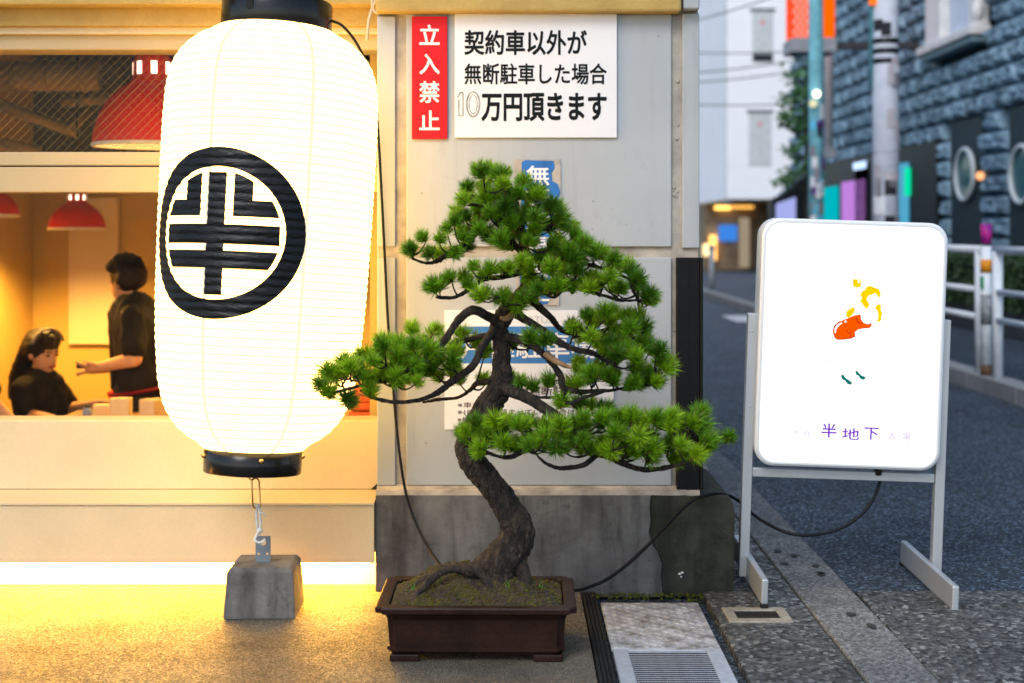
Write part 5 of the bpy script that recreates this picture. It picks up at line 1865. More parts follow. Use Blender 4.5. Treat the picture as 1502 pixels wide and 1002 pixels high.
# 0 red 1 dark red 2 yellow 3 ochre 4 green 5 white 6 grey line
addfig([(438, 280), (400, 290), (372, 304), (330, 322), (303, 345), (296, 375), (305, 405), (318, 416), (352, 414), (388, 408), (412, 396), (410, 376), (424, 362), (455, 354), (484, 352), (495, 338), (496, 322), (478, 331), (456, 326), (442, 308)], 0)
line([(296, 375), (305, 405), (318, 416), (352, 414), (388, 408), (412, 396)], 0.0016, 1)
line([(296, 375), (303, 345), (330, 322)], 0.0016, 1)
line([(418, 300), (420, 318), (434, 328), (446, 331)], 0.0016, 1)
line([(366, 368), (384, 384), (390, 404)], 0.0013, 1)
line([(384, 384), (396, 370)], 0.0013, 1)
line([(456, 350), (484, 350), (495, 338)], 0.0010, 1)
addfig([(303, 380), (304, 358), (318, 338), (340, 326), (344, 331), (326, 345), (312, 364), (310, 384)], 5, 0.0006)
addfig([(352, 324), (360, 315), (368, 320), (364, 327)], 5, 0.0006)
addfig([(436, 212), (446, 196), (436, 180), (446, 162), (462, 152), (470, 136), (492, 131), (512, 140), (532, 146), (543, 164), (541, 184), (533, 194), (524, 178), (512, 168), (500, 176), (484, 180), (470, 196), (474, 210), (484, 222), (482, 240), (470, 252), (456, 240)], 2)
addfig([(513, 244), (524, 228), (540, 224), (546, 240), (544, 256), (553, 272), (546, 288), (548, 304), (536, 318), (522, 316), (530, 298), (531, 276), (524, 258)], 2)
addfig([(362, 290), (366, 268), (384, 254), (402, 243), (410, 258), (404, 276), (390, 292), (374, 303)], 2)
line([(446, 162), (458, 176), (452, 196), (462, 214), (460, 234)], 0.0011, 3)
line([(492, 140), (508, 150), (526, 156)], 0.0011, 3)
line([(404, 258), (390, 272), (376, 284)], 0.0011, 3)
addfig([(398, 100), (440, 98), (440, 138), (420, 143), (400, 138)], 2)
line([(404, 104), (404, 136)], 0.0012, 3)
addfig([(424, 98), (432, 98), (432, 118), (424, 118)], 5, 0.0006)
for pts in ([(338, 604), (348, 596), (356, 606), (366, 618), (380, 626), (398, 640), (388, 651), (372, 646), (360, 630), (344, 622)],
            [(412, 582), (420, 574), (432, 588), (446, 600), (464, 606), (467, 616), (452, 622), (438, 616), (430, 602), (418, 598)]):
    addfig(pts, 4)
# faint hand lines: foam, fingers, arm, legs, signature
rl = random.Random(4)
for cx_, cy_, r_ in ((372, 62, 9), (390, 72, 10), (404, 56, 9), (420, 70, 12), (440, 58, 10), (452, 74, 9), (466, 60, 9), (474, 84, 8), (372, 86, 7)):
    line([(cx_ + r_ * math.cos(a), cy_ + r_ * 0.8 * math.sin(a)) for a in [0.7 * k for k in range(rl.randint(5, 8))]], 0.0006, 6)
for k in range(4): line([(380, 104 + k * 9), (398, 106 + k * 9)], 0.0008, 6)
line([(378, 118), (376, 170), (392, 216), (408, 240)], 0.0010, 7)
line([(404, 150), (418, 186), (436, 212)], 0.0010, 7)
line([(318, 418), (352, 470), (360, 540), (354, 596)], 0.0010, 7)
line([(388, 410), (404, 440), (400, 500), (384, 560), (384, 620)], 0.0010, 7)
line([(410, 398), (440, 426), (420, 500), (424, 575)], 0.0010, 7)
line([(500, 330), (474, 390), (462, 450), (456, 520), (454, 600)], 0.0010, 7)
for cx_, cy_ in ((440, 426), (404, 480), (457, 476)): line([(cx_ - 3, cy_), (cx_ + 4, cy_ + 2)], 0.0006, 6)
line([(484, 214), (498, 206)], 0.0007, 6)
line([(490, 196), (502, 192)], 0.0005, 6)
line([(228, 564), (246, 546), (266, 522), (258, 544), (270, 552), (284, 540), (298, 544), (326, 534)], 0.0007, 6)
obj('illustration', fig, [m_pr, m_prd, m_py, m_pyd, m_pg, m_face, m_pk, m_pkl], sg, local=True)
def face_text(s, px0, py0, px1, py1, mat, bold):
    a, b = FP(px0, py1), FP(px1, py0)
    text_at('lettering', s, a[0], a[1], b[0], b[1], YFACE, mat, sg, bold, local=True)
face_text('半', 1206, 619, 1229, 640, m_pp, 0.018)
face_text('地', 1236, 625, 1262, 642, m_pp, 0.014)
face_text('下', 1268, 623, 1290, 641, m_pp, 0.016)
face_text('渋', 1162, 629, 1173, 640, m_ppf, 0.008)
face_text('谷', 1180, 629, 1191, 639, m_ppf, 0.008)
face_text('酒', 1302, 629, 1313, 641, m_ppf, 0.008)
face_text('場', 1324, 628, 1336, 641, m_ppf, 0.008)
# cable of the sign
bm = bmesh.new()
P = [(1293, 690, 5.37), (1291, 705, 5.37), (1281, 732, 5.36), (1262, 756, 5.35), (1235, 774, 5.34), (1205, 783, 5.34), (1175, 785, 5.34), (1150, 780, 5.36), (1125, 768, 5.40), (1104, 754, 5.43), (1085, 736, 5.40),
     (1068, 727, 5.34), (1045, 724, 5.27), (1022, 731, 5.23), (1002, 745, 5.22), (978, 770, 5.22), (950, 800, 5.21), (920, 828, 5.19), (890, 850, 5.16), (862, 862, 5.12), (846, 866, 5.05), (825, 866, 4.97)]
P = [(x, y_, Y) for x, y_, Y in P]
W3 = [S(*p) for p in P]
for p in W3: p.z = max(p.z, 0.007)
tube(bm, catmull([tuple(p) for p in W3], 6), 0.0062, 10)
solo('sign_cable', bm, m_cable, 'black cable from the standing sign drooping over the plinth to the pot', 'cable', group='black cables')

# ================================================================== STREET BEHIND
# guard rail sections on the far kerb
XG = 3.95
def rail_section(y0, y1, label):
    t = thing('guard_rail', label, 'guard rail', (XG, (y0 + y1) / 2, 0.12), group='white guard rails on the far kerb')
    for yy in (y0, y1):
        bm = bmesh.new()
        tube(bm, [(XG, yy, 0.12), (XG, yy, 1.16)], 0.042, 16)
        obj('post', bm, m_white_paint, t)
    for z in (1.17, 0.83, 0.60):
        bm = bmesh.new()
        r_ = 0.034 if z > 1 else 0.027
        tube(bm, [(XG, y0 - (0.06 if z > 1 else 0), z), (XG, y1 + (0.06 if z > 1 else 0), z)], r_, 14)
        obj('rail', bm, m_white_paint, t)
YGP = XG * F / (1450 - CX)
rail_section(YGP + 0.22, YGP + 2.2, 'white guard rail section behind the right edge of the standing sign')
rail_section(YGP - 2.2, YGP - 0.22, 'white guard rail section at the right edge of the photo')
rail_section(YGP + 2.5, YGP + 4.5, 'white guard rail section hidden behind the standing sign')
t = thing('marker_post', 'slim stickered post with a purple tip between two guard rails', 'post', (XG - 0.02, YGP, 0.12))
bm = bmesh.new()
xm = XG - 0.02
tube(bm, [(xm, YGP, 0.12), (xm, YGP, 1.20)], 0.045, 16)
obj('post', bm, m_white_paint, t)
def sleeve(parent, x, yy, z0, z1, r_, mat, name='sticker'):
    bm = bmesh.new()
    tube(bm, [(x, yy, z0), (x, yy, z1)], r_, 16)
    return obj(name, bm, mat, parent)
sleeve(t, xm, YGP, 1.215, 1.385, 0.045, M('purple_vinyl', (0.16, 0.03, 0.40), 0.4, 0, 0.4, 9, col2=(0.75, 0.03, 0.22)), 'tip')
sleeve(t, xm, YGP, 0.98, 1.09, 0.0465, M('orange_vinyl', (0.75, 0.28, 0.02), 0.5))
sleeve(t, xm, YGP, 0.55, 0.80, 0.0465, M('worn_grey_sticker', (0.30, 0.32, 0.33), 0.7, 0, 0.5, 20))
sleeve(t, xm, YGP, 0.12, 0.22, 0.047, M('rusty_base', (0.12, 0.07, 0.04), 0.8))
bm = bmesh.new()
box(xm - 0.047, xm - 0.03, YGP - 0.035, YGP + 0.01, 0.85, 0.95, 0, 1, bm)
obj('sticker', bm, M('green_vinyl', (0.02, 0.32, 0.14), 0.5), t)

# hedge in a planter
def leaves(bm, n, pick, size, rnd):
    for k in range(n):
        c = pick()
        d = Vector((rnd.gauss(0, 1), rnd.gauss(0, 1), rnd.gauss(0, 1) + 0.5)).normalized()
        a = d.orthogonal().normalized()
        a.rotate(Matrix.Rotation(rnd.uniform(0, 6.28), 3, d))
        b = d.cross(a)
        s_ = size * rnd.uniform(0.6, 1.3)
        add(bm, [c - a * s_, c + b * s_ * 0.55, c + a * s_, c - b * s_ * 0.55], [(0, 1, 2, 3)])
rh = random.Random(5)
t = thing('hedge', 'clipped dark green hedge behind the white guard rail', 'hedge', (5.9, 17, 0.12))
bm = bmesh.new()
def pick_h():
    yy = rh.uniform(12.5, 21)
    top = 1.02 + 0.06 * noise.noise(Vector((yy * 1.5, 0, 0)))
    if rh.random() < 0.5: return Vector((5.55 + rh.random() ** 2 * 0.15 + 0.06 * noise.noise(Vector((yy * 3, 2, 0))), yy, rh.uniform(0.42, top)))
    return Vector((rh.uniform(5.55, 6.2), yy, top - rh.random() ** 2 * 0.12))
leaves(bm, 16000, pick_h, 0.028, rh)
obj('foliage', bm, m_hedge, t, kind='stuff')
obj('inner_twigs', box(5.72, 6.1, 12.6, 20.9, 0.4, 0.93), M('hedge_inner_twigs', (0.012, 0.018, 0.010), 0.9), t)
obj('planter', box(5.6, 6.25, 12.4, 21.1, 0.12, 0.40, 0.01), M('dark_planter_stone', (0.05, 0.055, 0.06), 0.85, 0, 0.2, 5), t)

# ---- stone building on the right of the street
XS_ = 6.5
st = thing('stone_building', 'dark blue grey rusticated stone building on the right of the street', 'building', (XS_, 24, 0.12))
m_stone = M('dark_rusticated_stone', (0.10, 0.185, 0.26), 0.85, 0, 0.45, 4, 1.0, 25, col2=(0.30, 0.44, 0.54), obj_random=0.25)
m_stone_joint = M('stone_joint', (0.012, 0.030, 0.045), 0.95)
m_winframe = M('white_window_stone', (0.70, 0.68, 0.66), 0.6)
m_dkband = M('black_shopfront', (0.012, 0.016, 0.018), 0.5)
obj('core_wall', box(XS_ + 0.10, XS_ + 6, 14.0, 33.5, 0.12, 12), m_stone_joint, st)
def stone_mesh(seed, ly, lz):
    r_ = random.Random(seed)
    bm = bmesh.new()
    ny, nz = 8, 5
    off = Vector((r_.uniform(0, 99), r_.uniform(0, 99), 0))
    g = []
    for i in range(ny + 1):
        row = []
        for j in range(nz + 1):
            e = (i in (0, ny)) or (j in (0, nz))
            dep = 0.0 if e else -(0.04 + 0.10 * abs(noise.noise(off + Vector((i * 0.55, j * 0.55, 0)))) + r_.uniform(0, 0.035))
            row.append(bm.verts.new((dep, (i / ny - 0.5) * ly, (j / nz) * lz)))
        g.append(row)
    for i in range(ny):
        for j in range(nz): bm.faces.new((g[i][j], g[i][j + 1], g[i + 1][j + 1], g[i + 1][j]))
    # sides back to the wall
    rim = [g[i][0] for i in range(ny + 1)] + [g[ny][j] for j in range(1, nz + 1)] + [g[i][nz] for i in range(ny - 1, -1, -1)] + [g[0][j] for j in range(nz - 1, 0, -1)]
    back = [bm.verts.new((0.11, v.co.y, v.co.z)) for v in rim]
    n = len(rim)
    for k in range(n): bm.faces.new((rim[k], rim[(k + 1) % n], back[(k + 1) % n], back[k]))
    bmesh.ops.recalc_face_normals(bm, faces=bm.faces)
    me = bpy.data.meshes.new('stone')
    bm.to_mesh(me)
    bm.free()
    me.materials.append(m_stone)
    return me
LY, LZ = 0.62, 0.285
stones = [stone_mesh(i, LY - 0.035, LZ - 0.03) for i in range(8)]
def yx(px): return XS_ * F / (px - CX)        # place along the facade seen at a photo column
win_y = (yx(1442), yx(1376))
sb = base_of(st)
holes_ = [(win_y[0] - 0.15, win_y[1] + 0.15, 3.95, 7.6),         # white window
          (yx(1383), 33.5, 0.12, 2.72),                          # black shopfront with lit posters
          (yx(1442), yx(1396), 0.9, 2.95), (yx(1540), yx(1482), 0.9, 2.95)]
cand = []
row = 0
z = 0.12
while z < 6.4:
    yy = 15.2 + (LY / 2 if row % 2 else 0)
    while yy < 33.0:
        hit = any(yy + LY / 2 > h[0] + 0.05 and yy - LY / 2 < h[1] - 0.05 and z + LZ > h[2] + 0.05 and z < h[3] - 0.05 for h in holes_)
        if not hit:
            px = CX + XS_ * F / yy
            py = HY - (z + 0.2 - CAMZ) * F / yy
            vis = 1120 < px < 1540 and -40 < py < 700
            cand.append(((0 if vis else 1, yy), yy, z))
        yy += LY
    z += LZ
    row += 1
cand.sort()
rs = random.Random(9)
rest = bmesh.new()
for i, (_, yy, z) in enumerate(cand):
    off = Vector((rs.uniform(-0.02, 0.015), yy, z))
    if i < 262:
        o = bpy.data.objects.new('stone', stones[i % 8])
        COL.objects.link(o)
        o.parent = st
        o.location = off + Vector((XS_, 0, 0)) - sb
        if rs.random() < 0.5:
            o.rotation_euler.x = math.pi
            o.location.z += LZ - 0.03
    else:
        n0 = len(rest.verts)
        rest.from_mesh(stones[i % 8])
        rest.verts.ensure_lookup_table()
        for v in rest.verts[n0:]: v.co += off + Vector((XS_, 0, 0))
obj('far_stones', rest, m_stone, st, kind='stuff')
k = 0
for pa, pb in ((1442, 1482), (1383.5, 1395.5)):
    y0_, y1_ = yx(pb) + 0.02, yx(pa) - 0.02
    z = 0.12
    while z < 2.6:
        o = bpy.data.objects.new('stone', stones[k % 8])
        COL.objects.link(o)
        o.parent = st
        o.location = Vector((XS_ + rs.uniform(-0.03, 0.01), (y0_ + y1_) / 2, z)) - sb
        o.scale = (1, (y1_ - y0_) / (LY - 0.035), 1)
        z += LZ
        k += 3
# white framed window on the first floor
w = obj('window', box(XS_ - 0.02, XS_ + 0.09, win_y[0], win_y[1], 4.15, 7.5), M('pale_blue_blind', (0.55, 0.62, 0.72), 0.5), st)
w0, w1 = win_y
for (ya, yb_, za, zb) in ((w0 - 0.14, w0 + 0.16, 4.15, 7.6), (w1 - 0.62, w1 + 0.14, 4.15, 7.6)):
    obj('frame', box(XS_ - 0.16, XS_ + 0.05, ya, yb_, za, zb, 0.02, 2), m_winframe, w)
obj('frame', box(XS_ - 0.12, XS_ + 0.04, w0 + 0.165, w1 - 0.625, 7.3, 7.6), m_winframe, w)
obj('sill', box(XS_ - 0.26, XS_ + 0.05, w0 - 0.22, w1 + 0.3, 4.02, 4.145, 0.02, 2), m_winframe, w)
obj('sill', box(XS_ - 0.20, XS_ + 0.05, w0 - 0.16, w1 + 0.24, 3.93, 4.018, 0.015, 2), M('sill_moulding', (0.20, 0.30, 0.34), 0.7), w)
for k in range(4):
    bm = bmesh.new()
    ball(bm, (XS_ - 0.12, w0 - 0.13, 4.35 + k * 0.42), 0.12, (0.7, 0.6, 1.2), 2)
    obj('frame', bm, m_winframe, w)
# black shopfront with lit posters
sf = obj('shopfront', box(XS_ - 0.10, XS_ + 0.08, yx(1383), 33.4, 0.13, 2.70), m_dkband, st)
def poster(px0, px1, py_top, col, s_):
    ya, yb_ = yx(px1), yx(px0)
    zt = CAMZ + (HY - py_top) * ((ya + yb_) / 2) / F
    obj('poster', box(XS_ - 0.13, XS_ - 0.105, ya, yb_, 0.5, zt), emit('backlit_poster', col, s_ * 0.75), sf)
poster(1205, 1238, 275, (0.0, 0.55, 0.62), 0.75)
poster(1244, 1280, 265, (0.58, 0.25, 0.80), 0.8)
poster(1322, 1343, 240, (0.10, 0.45, 0.70), 0.75)
poster(1264, 1282, 239, (0.45, 0.65, 1.0), 0.0)
ya = yx(1272)
obj('shop_light', box(XS_ - 0.16, XS_ - 0.11, yx(1281), yx(1264), CAMZ + (HY - 248) * ya / F, CAMZ + (HY - 238) * ya / F), emit('pale_blue_sign_light', (0.5, 0.68, 1.0), 1.1), sf)
bm = bmesh.new()
box(XS_ - 0.16, XS_ - 0.10, yx(1345), yx(1341), 1.9, 2.35, 0, 1, bm)
obj('shop_light', bm, emit('green_shop_light', (0.0, 0.6, 0.3), 0.9), sf)
# round windows in dark recesses
for px0, px1, pxc in ((1396, 1442, 1420), (1482, 1540, 1504)):
    ya, yb_ = yx(px1), yx(px0)
    p = obj('round_window', box(XS_ - 0.01, XS_ + 0.09, ya, yb_, 0.92, 2.93), M('dark_window_recess', (0.02, 0.035, 0.042), 0.6), st)
    yc = yx(pxc)
    zc = CAMZ + (HY - 256) * yc / F
    bm = bmesh.new()
    tube(bm, [(XS_ - 0.05, yc + 0.40 * math.cos(a), zc + 0.36 * math.sin(a)) for a in [k * 2 * math.pi / 36 for k in range(37)]], 0.036, 10, cap=False)
    obj('ring', bm, M('white_window_ring', (0.50, 0.55, 0.56), 0.4), p)
    bm = bmesh.new()
    bm.faces.new([bm.verts.new((XS_ - 0.03, yc + 0.37 * math.cos(a), zc + 0.33 * math.sin(a))) for a in [k * 2 * math.pi / 36 for k in range(36)]])
    obj('pane', bm, M('teal_window_glass', (0.03, 0.12, 0.14), 0.08), p)
    bm = bmesh.new()
    ball(bm, (XS_ - 0.08, ya - 0.12, zc - 0.05), 0.06, sub=2)
    obj('wall_lamp', bm, emit('small_warm_wall_lamp', (1.0, 0.45, 0.2), 1.0), p)

# utility poles
m_pole = M('grey_concrete_pole', (0.58, 0.60, 0.66), 0.8, 0, 0.15, 4, 0.2, 40, fine=0.08)
m_pole_teal = M('teal_painted_pole', (0.16, 0.40, 0.46), 0.6, 0, 0.25, 5)
rp_ = random.Random(3)
def stickers(t, x, yy, r_, n, z0, z1, cols):
    for k in range(n):
        z = rp_.uniform(z0, z1)
        a = rp_.uniform(-0.9, 0.9)
        h, wd = rp_.uniform(0.08, 0.22), rp_.uniform(0.2, 0.5)
        bm = bmesh.new()
        rows_ = []
        for i in range(5):
            b_ = a + wd * (i / 4 - 0.5) * 2
            rows_.append([bm.verts.new((x + (r_ + 0.004) * math.sin(b_), yy - (r_ + 0.004) * math.cos(b_), zz_)) for zz_ in (z, z + h)])
        for p_, q_ in zip(rows_[:-1], rows_[1:]): bm.faces.new((p_[0], q_[0], q_[1], p_[1]))
        obj('sticker', bm, rp_.choice(cols), t)
scol = [M('white_sticker', (0.7, 0.7, 0.72), 0.5), M('black_sticker', (0.02, 0.02, 0.025), 0.5), M('purple_sticker', (0.16, 0.03, 0.26), 0.5), M('grey_torn_sticker', (0.22, 0.22, 0.24), 0.7),
        M('cyan_sticker', (0.10, 0.45, 0.60), 0.5), M('dull_sticker', (0.45, 0.40, 0.42), 0.6)]
Yp = 15.8
t = thing('utility_pole', 'thick grey concrete utility pole with stickers beside the stone building', 'utility pole', (SX(1299, Yp), Yp, 0.12))
xx = SX(1299, Yp)
bm = bmesh.new()
tube(bm, [(xx, Yp, 0.12), (xx, Yp, 3.0), (xx, Yp, 9)], [0.150, 0.14, 0.12], 24)
obj('pole_shaft', bm, m_pole, t)
for z in (3.17, 3.28, 3.39):
    sleeve(t, xx, Yp, z, z + 0.055, 0.148, m_black, 'band')
for z in (2.05, 2.2): sleeve(t, xx, Yp, z, z + 0.012, 0.150, m_steel, 'band')
bm = bmesh.new()
tube(bm, [(xx - 0.145, Yp + 0.02, 2.9), (xx - 0.145, Yp + 0.02, 8)], 0.035, 10)
obj('cable_pipe', bm, m_pole_teal, t)
sleeve(t, xx - 0.13, Yp - 0.02, CAMZ + (HY - 8) * Yp / F, CAMZ + (HY + 30) * Yp / F, 0.06, emit('orange_lit_tag', (1.0, 0.2, 0.02), 0.8), 'tag')
stickers(t, xx, Yp, 0.146, 22, 0.6, 3.8, [scol[0], scol[3], scol[5], scol[3], scol[5], scol[1], scol[2]])
Yq = 19.4
xq = SX(1197, Yq)
t = thing('street_light_pole', 'slim teal painted pole covered in stickers beside the green tree', 'pole', (xq, Yq, 0.12))
bm = bmesh.new()
tube(bm, [(xq, Yq, 0.12), (xq, Yq, 3.0), (xq, Yq, 9)], [0.105, 0.10, 0.085], 20)
obj('pole_shaft', bm, m_pole_teal, t)
stickers(t, xq, Yq, 0.104, 26, 0.9, 3.0, [scol[0], scol[1], scol[3], scol[5], scol[4], scol[0], scol[2]])
bm = bmesh.new()
ball(bm, (SX(1195, Yq), Yq - 0.12, SZ(139, Yq)), 0.05, sub=2)
obj('lamp', bm, emit('small_round_lamp', (1.0, 0.95, 0.65), 3), t)
bm = bmesh.new()
ball(bm, (SX(1190, Yq), Yq - 0.12, SZ(153, Yq)), 0.055, sub=2)
obj('lamp', bm, emit('dim_round_lamp', (0.85, 0.8, 0.5), 0.7), t)
# white drain pipe on the stone building
Yd = 24.5
t = thing('wall_pipe', 'pale vertical pipe between the teal pole and the stone wall', 'pipe', (SX(1219, Yd), Yd, SZ(228, Yd)))
xd = SX(1216, Yd)
bm = bmesh.new()
tube(bm, [(xd, Yd, SZ(225, Yd)), (xd, Yd, 7.5)], 0.075, 14)
obj('pipe', bm, M('pale_pink_pipe', (0.62, 0.56, 0.56), 0.6), t)
bm = bmesh.new()
box(xd - 0.16, xd + 0.1, Yd - 0.1, Yd + 0.1, SZ(232, Yd), SZ(218, Yd), 0.01, 1, bm)
obj('bracket', bm, M('grey_pipe_bracket', (0.4, 0.4, 0.4), 0.6), t)

# orange lit box sign
Yr = 22.5
rx0, rx1 = SX(1161, Yr), SX(1228, Yr)
t = thing('lit_box_sign', 'orange lit lattice box sign high on the street', 'sign', ((rx0 + rx1) / 2, Yr, SZ(76, Yr)))
obj('base_box', box(rx0, rx1, Yr, Yr + 0.7, SZ(76, Yr), SZ(55, Yr), 0.01), M('grey_sign_base', (0.30, 0.31, 0.33), 0.6), t)
obj('lit_panel', box(rx0 + 0.03, SX(1203, Yr), Yr + 0.04, Yr + 0.6, SZ(54.5, Yr), SZ(-60, Yr)), emit('orange_lit_lattice', (1.0, 0.075, 0.02), 0.75), t)
bm = bmesh.new()
zlo, zhi = SZ(54, Yr), SZ(-58, Yr)
k = rx0 - (zhi - zlo)
xl_, xh_ = rx0 + 0.03, SX(1203, Yr)
m_lat = emit('pale_lit_lattice_line', (1.0, 0.42, 0.33), 0.65)
for sgn in (1, -1):
    k = -16
    while k < 20:
        # clip each slanting bar to the panel
        pts = []
        for zz_ in (zlo, zhi):
            pts.append((rx0 + k * 0.1 + sgn * (zz_ - zlo) * 0.62 + (0.9 if sgn < 0 else -0.3), zz_))
        (xa, za), (xb, zb) = pts
        ts = [0.0, 1.0]
        def cut(lim):
            return (lim - xa) / (xb - xa)
        t0, t1 = sorted((cut(xl_), cut(xh_)))
        t0, t1 = max(0, t0), min(1, t1)
        if t0 < t1:
            A = (xa + (xb - xa) * t0, za + (zb - za) * t0); B = (xa + (xb - xa) * t1, za + (zb - za) * t1)
            add(bm, [(A[0] - 0.014, Yr + 0.036, A[1]), (A[0] + 0.014, Yr + 0.036, A[1]), (B[0] + 0.014, Yr + 0.036, B[1]), (B[0] - 0.014, Yr + 0.036, B[1])], [(0, 1, 2, 3)])
        k += 1.0
    pass
obj('lattice', bm, m_lat, t, kind='stuff')
bm = bmesh.new()
box(SX(1211, Yr), SX(1226, Yr), Yr + 0.03, Yr + 0.3, SZ(54.5, Yr), SZ(-60, Yr), 0.04, 3, bm)
obj('lit_column', bm, emit('orange_lit_column', (1.0, 0.13, 0.0), 0.75), t)
obj('sign_arm', box(rx1, XS_ + 0.1, Yr + 0.1, Yr + 0.3, SZ(70, Yr), SZ(60, Yr)), M('dark_sign_arm', (0.05, 0.05, 0.055), 0.6), t)

# dark framed lavender sign
Yv = 27.0
vx0, vx1 = SX(1133, Yv), SX(1186, Yv)
t = thing('lavender_sign', 'dark framed lavender lit board at the end of the stone building', 'sign', ((vx0 + vx1) / 2, Yv, 0.12))
bm = bmesh.new()
prism(bm, [(vx0, 0.12), (vx1, 0.12), (vx1, SZ(252, Yv)), (vx0 + 0.15, SZ(288, Yv)), (vx0, SZ(292, Yv))], Yv, Yv + 0.5)
obj('cabinet', bm, m_dkband, t)
bm = bmesh.new()
prism(bm, [(SX(1138, Yv), 0.7), (SX(1167, Yv), 0.7), (SX(1167, Yv), SZ(289, Yv)), (SX(1138, Yv), SZ(299, Yv))], Yv - 0.02, Yv - 0.003)
obj('lit_face', bm, emit('lavender_lit_face', (0.42, 0.47, 0.92), 0.6), t)

# street tree
rt_ = random.Random(12)
Yt = 25.5
t = thing('street_tree', 'slender green tree growing beside the teal pole', 'tree', (SX(1187, Yt), Yt, 0.12))
bm = bmesh.new()
tube(bm, catmull([(SX(1186, Yt), Yt, 0.12), (SX(1188, Yt), Yt, 1.8), (SX(1185, Yt), Yt, 3.0), (SX(1188, Yt), Yt, 4.3)], 6), [0.10 - 0.003 * i for i in range(19)], 10)
for (px, py) in ((1150, 182), (1160, 215), (1165, 110), (1150, 260), (1172, 150)):
    q = S(px, py, Yt)
    tube(bm, [(SX(1187, Yt), Yt, q.z - 0.3), tuple(q)], [0.035, 0.012], 6)
obj('trunk', bm, m_tree_bark, t)
bm = bmesh.new()
cl = [(1178, 100, .22), (1162, 112, .18), (1188, 122, .22), (1172, 138, .16), (1154, 146, .16), (1165, 165, .2), (1150, 176, .13), (1184, 176, .2), (1166, 186, .12), (1160, 222, .16), (1178, 240, .24), (1160, 258, .22),
      (1148, 266, .14), (1190, 250, .22), (1182, 206, .12), (1188, 150, .16)]
def pick_t():
    px, py, r_ = rt_.choice(cl)
    c = S(px, py, Yt)
    v = Vector((rt_.gauss(0, 1), rt_.gauss(0, 1), rt_.gauss(0, 1))) * r_ * 0.55
    return c + Vector((v.x, v.y * 1.4, v.z * 0.8))
leaves(bm, 900, pick_t, 0.06, rt_)
obj('crown', bm, m_leaf, t, kind='stuff')

# white building across the end of the street
YW = 44.0
m_wb = M('white_rendered_wall', (0.90, 0.90, 0.91), 0.8, 0, 0.04, 0.6)
wb = thing('white_building', 'tall white building across the far end of the street', 'building', (SX(1120, YW), YW + 3, 0))
zo = SZ(292, YW)
obj('wall', box(SX(1066, YW), SX(1066, YW) + 12, YW, YW + 9, zo, 16), m_wb, wb)
def far_window(px0, py0, px1, py1, dark):
    a, b = S(px0, py0, YW), S(px1, py1, YW)
    w = obj('window', box(a.x, b.x, YW - 0.02, YW + 0.12, b.z, a.z), M('far_blind', (0.58, 0.60, 0.60), 0.6), wb)
    obj('frame', box(a.x - 0.06, b.x + 0.06, YW - 0.05, YW - 0.021, a.z, a.z + 0.07), M('dark_window_head', (0.10, 0.11, 0.13), 0.6), w)
    if dark:
        obj('pane', box(a.x + 0.02, b.x - 0.02, YW - 0.04, YW - 0.022, b.z, b.z + 0.22), M('dark_far_glass', (0.03, 0.035, 0.045), 0.2), w)
    bm = bmesh.new()
    cxm = (a.x + b.x) / 2
    prism(bm, [(cxm - 0.09, a.z - 0.42), (cxm + 0.09, a.z - 0.42), (cxm, a.z - 0.24)], YW - 0.03, YW - 0.0215)
    obj('rescue_mark', bm, M('red_access_triangle', (0.75, 0.30, 0.28), 0.6), w)
far_window(1103, 16, 1134, 90, True)
far_window(1098, 165, 1131, 243, False)
obj('soffit', box(SX(1066, YW), SX(1066, YW) + 12, YW + 0.3, YW + 9, zo - 0.06, zo - 0.003), M('warm_soffit', (0.45, 0.30, 0.14), 0.6), wb)
obj('ground_floor_wall', box(SX(1028, YW + 6), SX(1066, YW) + 12, YW + 5, YW + 9, 0, zo - 0.062), M('dark_shop_wall', (0.14, 0.10, 0.06), 0.7, 0, 0.6, 0.8, col2=(0.35, 0.27, 0.18)), wb)
for px, w_, z0, z1, col, s_ in ((1046, 9, 0.35, 1.2, (1, 0.5, 0.12), 2.0), (1068, 26, 1.0, 1.55, (0.04, 0.20, 0.65), 0.8), (1060, 22, 2.08, 2.2, (1, 0.55, 0.12), 2.4), (1085, 40, 2.12, 2.2, (1, 0.5, 0.1), 1.2),
                                (1036, 8, 0.5, 0.9, (1, 0.75, 0.35), 1.5), (1092, 14, 0.1, 1.8, (0.45, 0.36, 0.25), 0.5)):
    a = SX(px - w_ / 2, YW + 4.8)
    b = SX(px + w_ / 2, YW + 4.8)
    obj('shop_light', box(a, b, YW + 4.75, YW + 4.9, z0, z1), emit('far_shop_light', col, s_), wb)
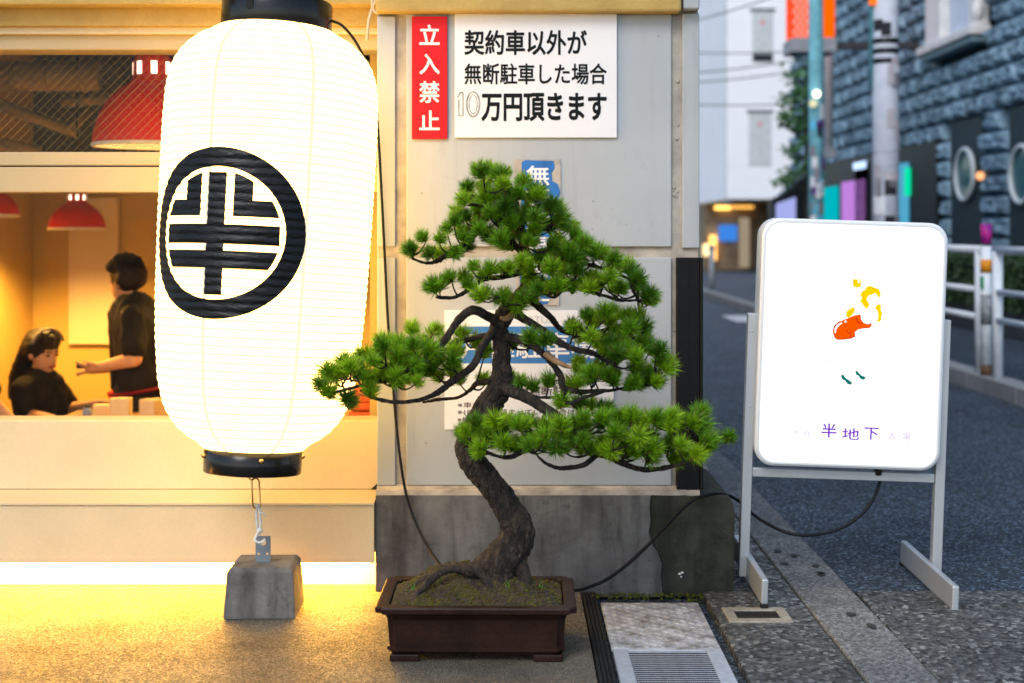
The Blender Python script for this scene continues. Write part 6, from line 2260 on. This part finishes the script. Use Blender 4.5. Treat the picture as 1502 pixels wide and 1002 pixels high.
# ribbed grey side block left of it
gb = thing('ribbed_building', 'grey ribbed metal facade between the pillar and the white building', 'building', (SX(1045, 50), 52, 0))
m_rb = M('ribbed_grey_metal', (0.36, 0.38, 0.42), 0.45, 0.3, 0.10, 0.7)
xa, ya, xb, yb_ = SX(1065.5, YW), YW + 0.1, SX(1012, 70), 70.0
bm = bmesh.new()
n = 22
for i in range(n):
    t0, t1 = i / n, (i + 0.78) / n
    p0 = (xa + (xb - xa) * t0, ya + (yb_ - ya) * t0); p1 = (xa + (xb - xa) * t1, ya + (yb_ - ya) * t1)
    add(bm, [(p0[0], p0[1], 2.2), (p1[0], p1[1], 2.2), (p1[0], p1[1], 18), (p0[0], p0[1], 18), (p0[0] + 0.2, p0[1] + 0.05, 2.2), (p0[0] + 0.2, p0[1] + 0.05, 18), (p1[0] + 0.2, p1[1] + 0.05, 2.2), (p1[0] + 0.2, p1[1] + 0.05, 18)],
        [(0, 1, 2, 3), (4, 0, 3, 5), (1, 6, 7, 2), (0, 4, 6, 1)])
obj('ribbed_cladding', bm, m_rb, gb, kind='stuff')
bm = bmesh.new()
add(bm, [(xa + 0.25, ya, 2.2), (xb + 0.25, yb_, 2.2), (xb + 0.25, yb_, 18), (xa + 0.25, ya, 18)], [(0, 1, 2, 3)])
obj('backing_wall', bm, M('dark_rib_groove', (0.2, 0.22, 0.25), 0.6), gb)
obj('ground_floor', box(xb - 3, xa - 0.3, 66, 70, 0, 2.2), M('dim_arcade', (0.12, 0.09, 0.06), 0.7), gb)
# overhead wires
for i, (pa, pb, Y0, Y1) in enumerate((((1000, 60), (1180, -20), 30, 26), ((1000, 108), (1200, 100), 32, 28), ((1000, 122), (1215, 150), 34, 27), ((1000, 45), (1180, 75), 36, 28), ((1000, 95), (1190, 85), 31, 27))):
    a, b = S(*pa, Y0), S(*pb, Y1)
    a.x -= 3.0
    bm = bmesh.new()
    P = [a.lerp(b, k / 12) - Vector((0, 0, 0.25 * math.sin(math.pi * k / 12))) for k in range(13)]
    tube(bm, P, 0.012, 6)
    solo('overhead_wire', bm, m_cable, ('thin overhead wire rising steeply towards the orange sign', 'lowest pair of overhead wires, the upper strand', 'lowest overhead wire sagging before the white building',
                                        'overhead wire falling to the right past the upper window', 'middle overhead wire crossing the white building')[i], 'wire', group='overhead wires over the street')
# far post on the left side of the street
t = thing('far_bollard', 'small far post at the left edge of the street', 'post', (SX(1044, 30), 30, 0))
bm = bmesh.new()
tube(bm, [(SX(1044, 30), 30, 0), (SX(1044, 30), 30, 0.95)], 0.06, 10)
obj('post', bm, M('grey_far_post', (0.3, 0.33, 0.36), 0.6), t)
bm = bmesh.new()
ball(bm, (SX(1044, 30), 30, 0.98), 0.08, sub=2)
obj('post_cap', bm, m_kerb_far, t)
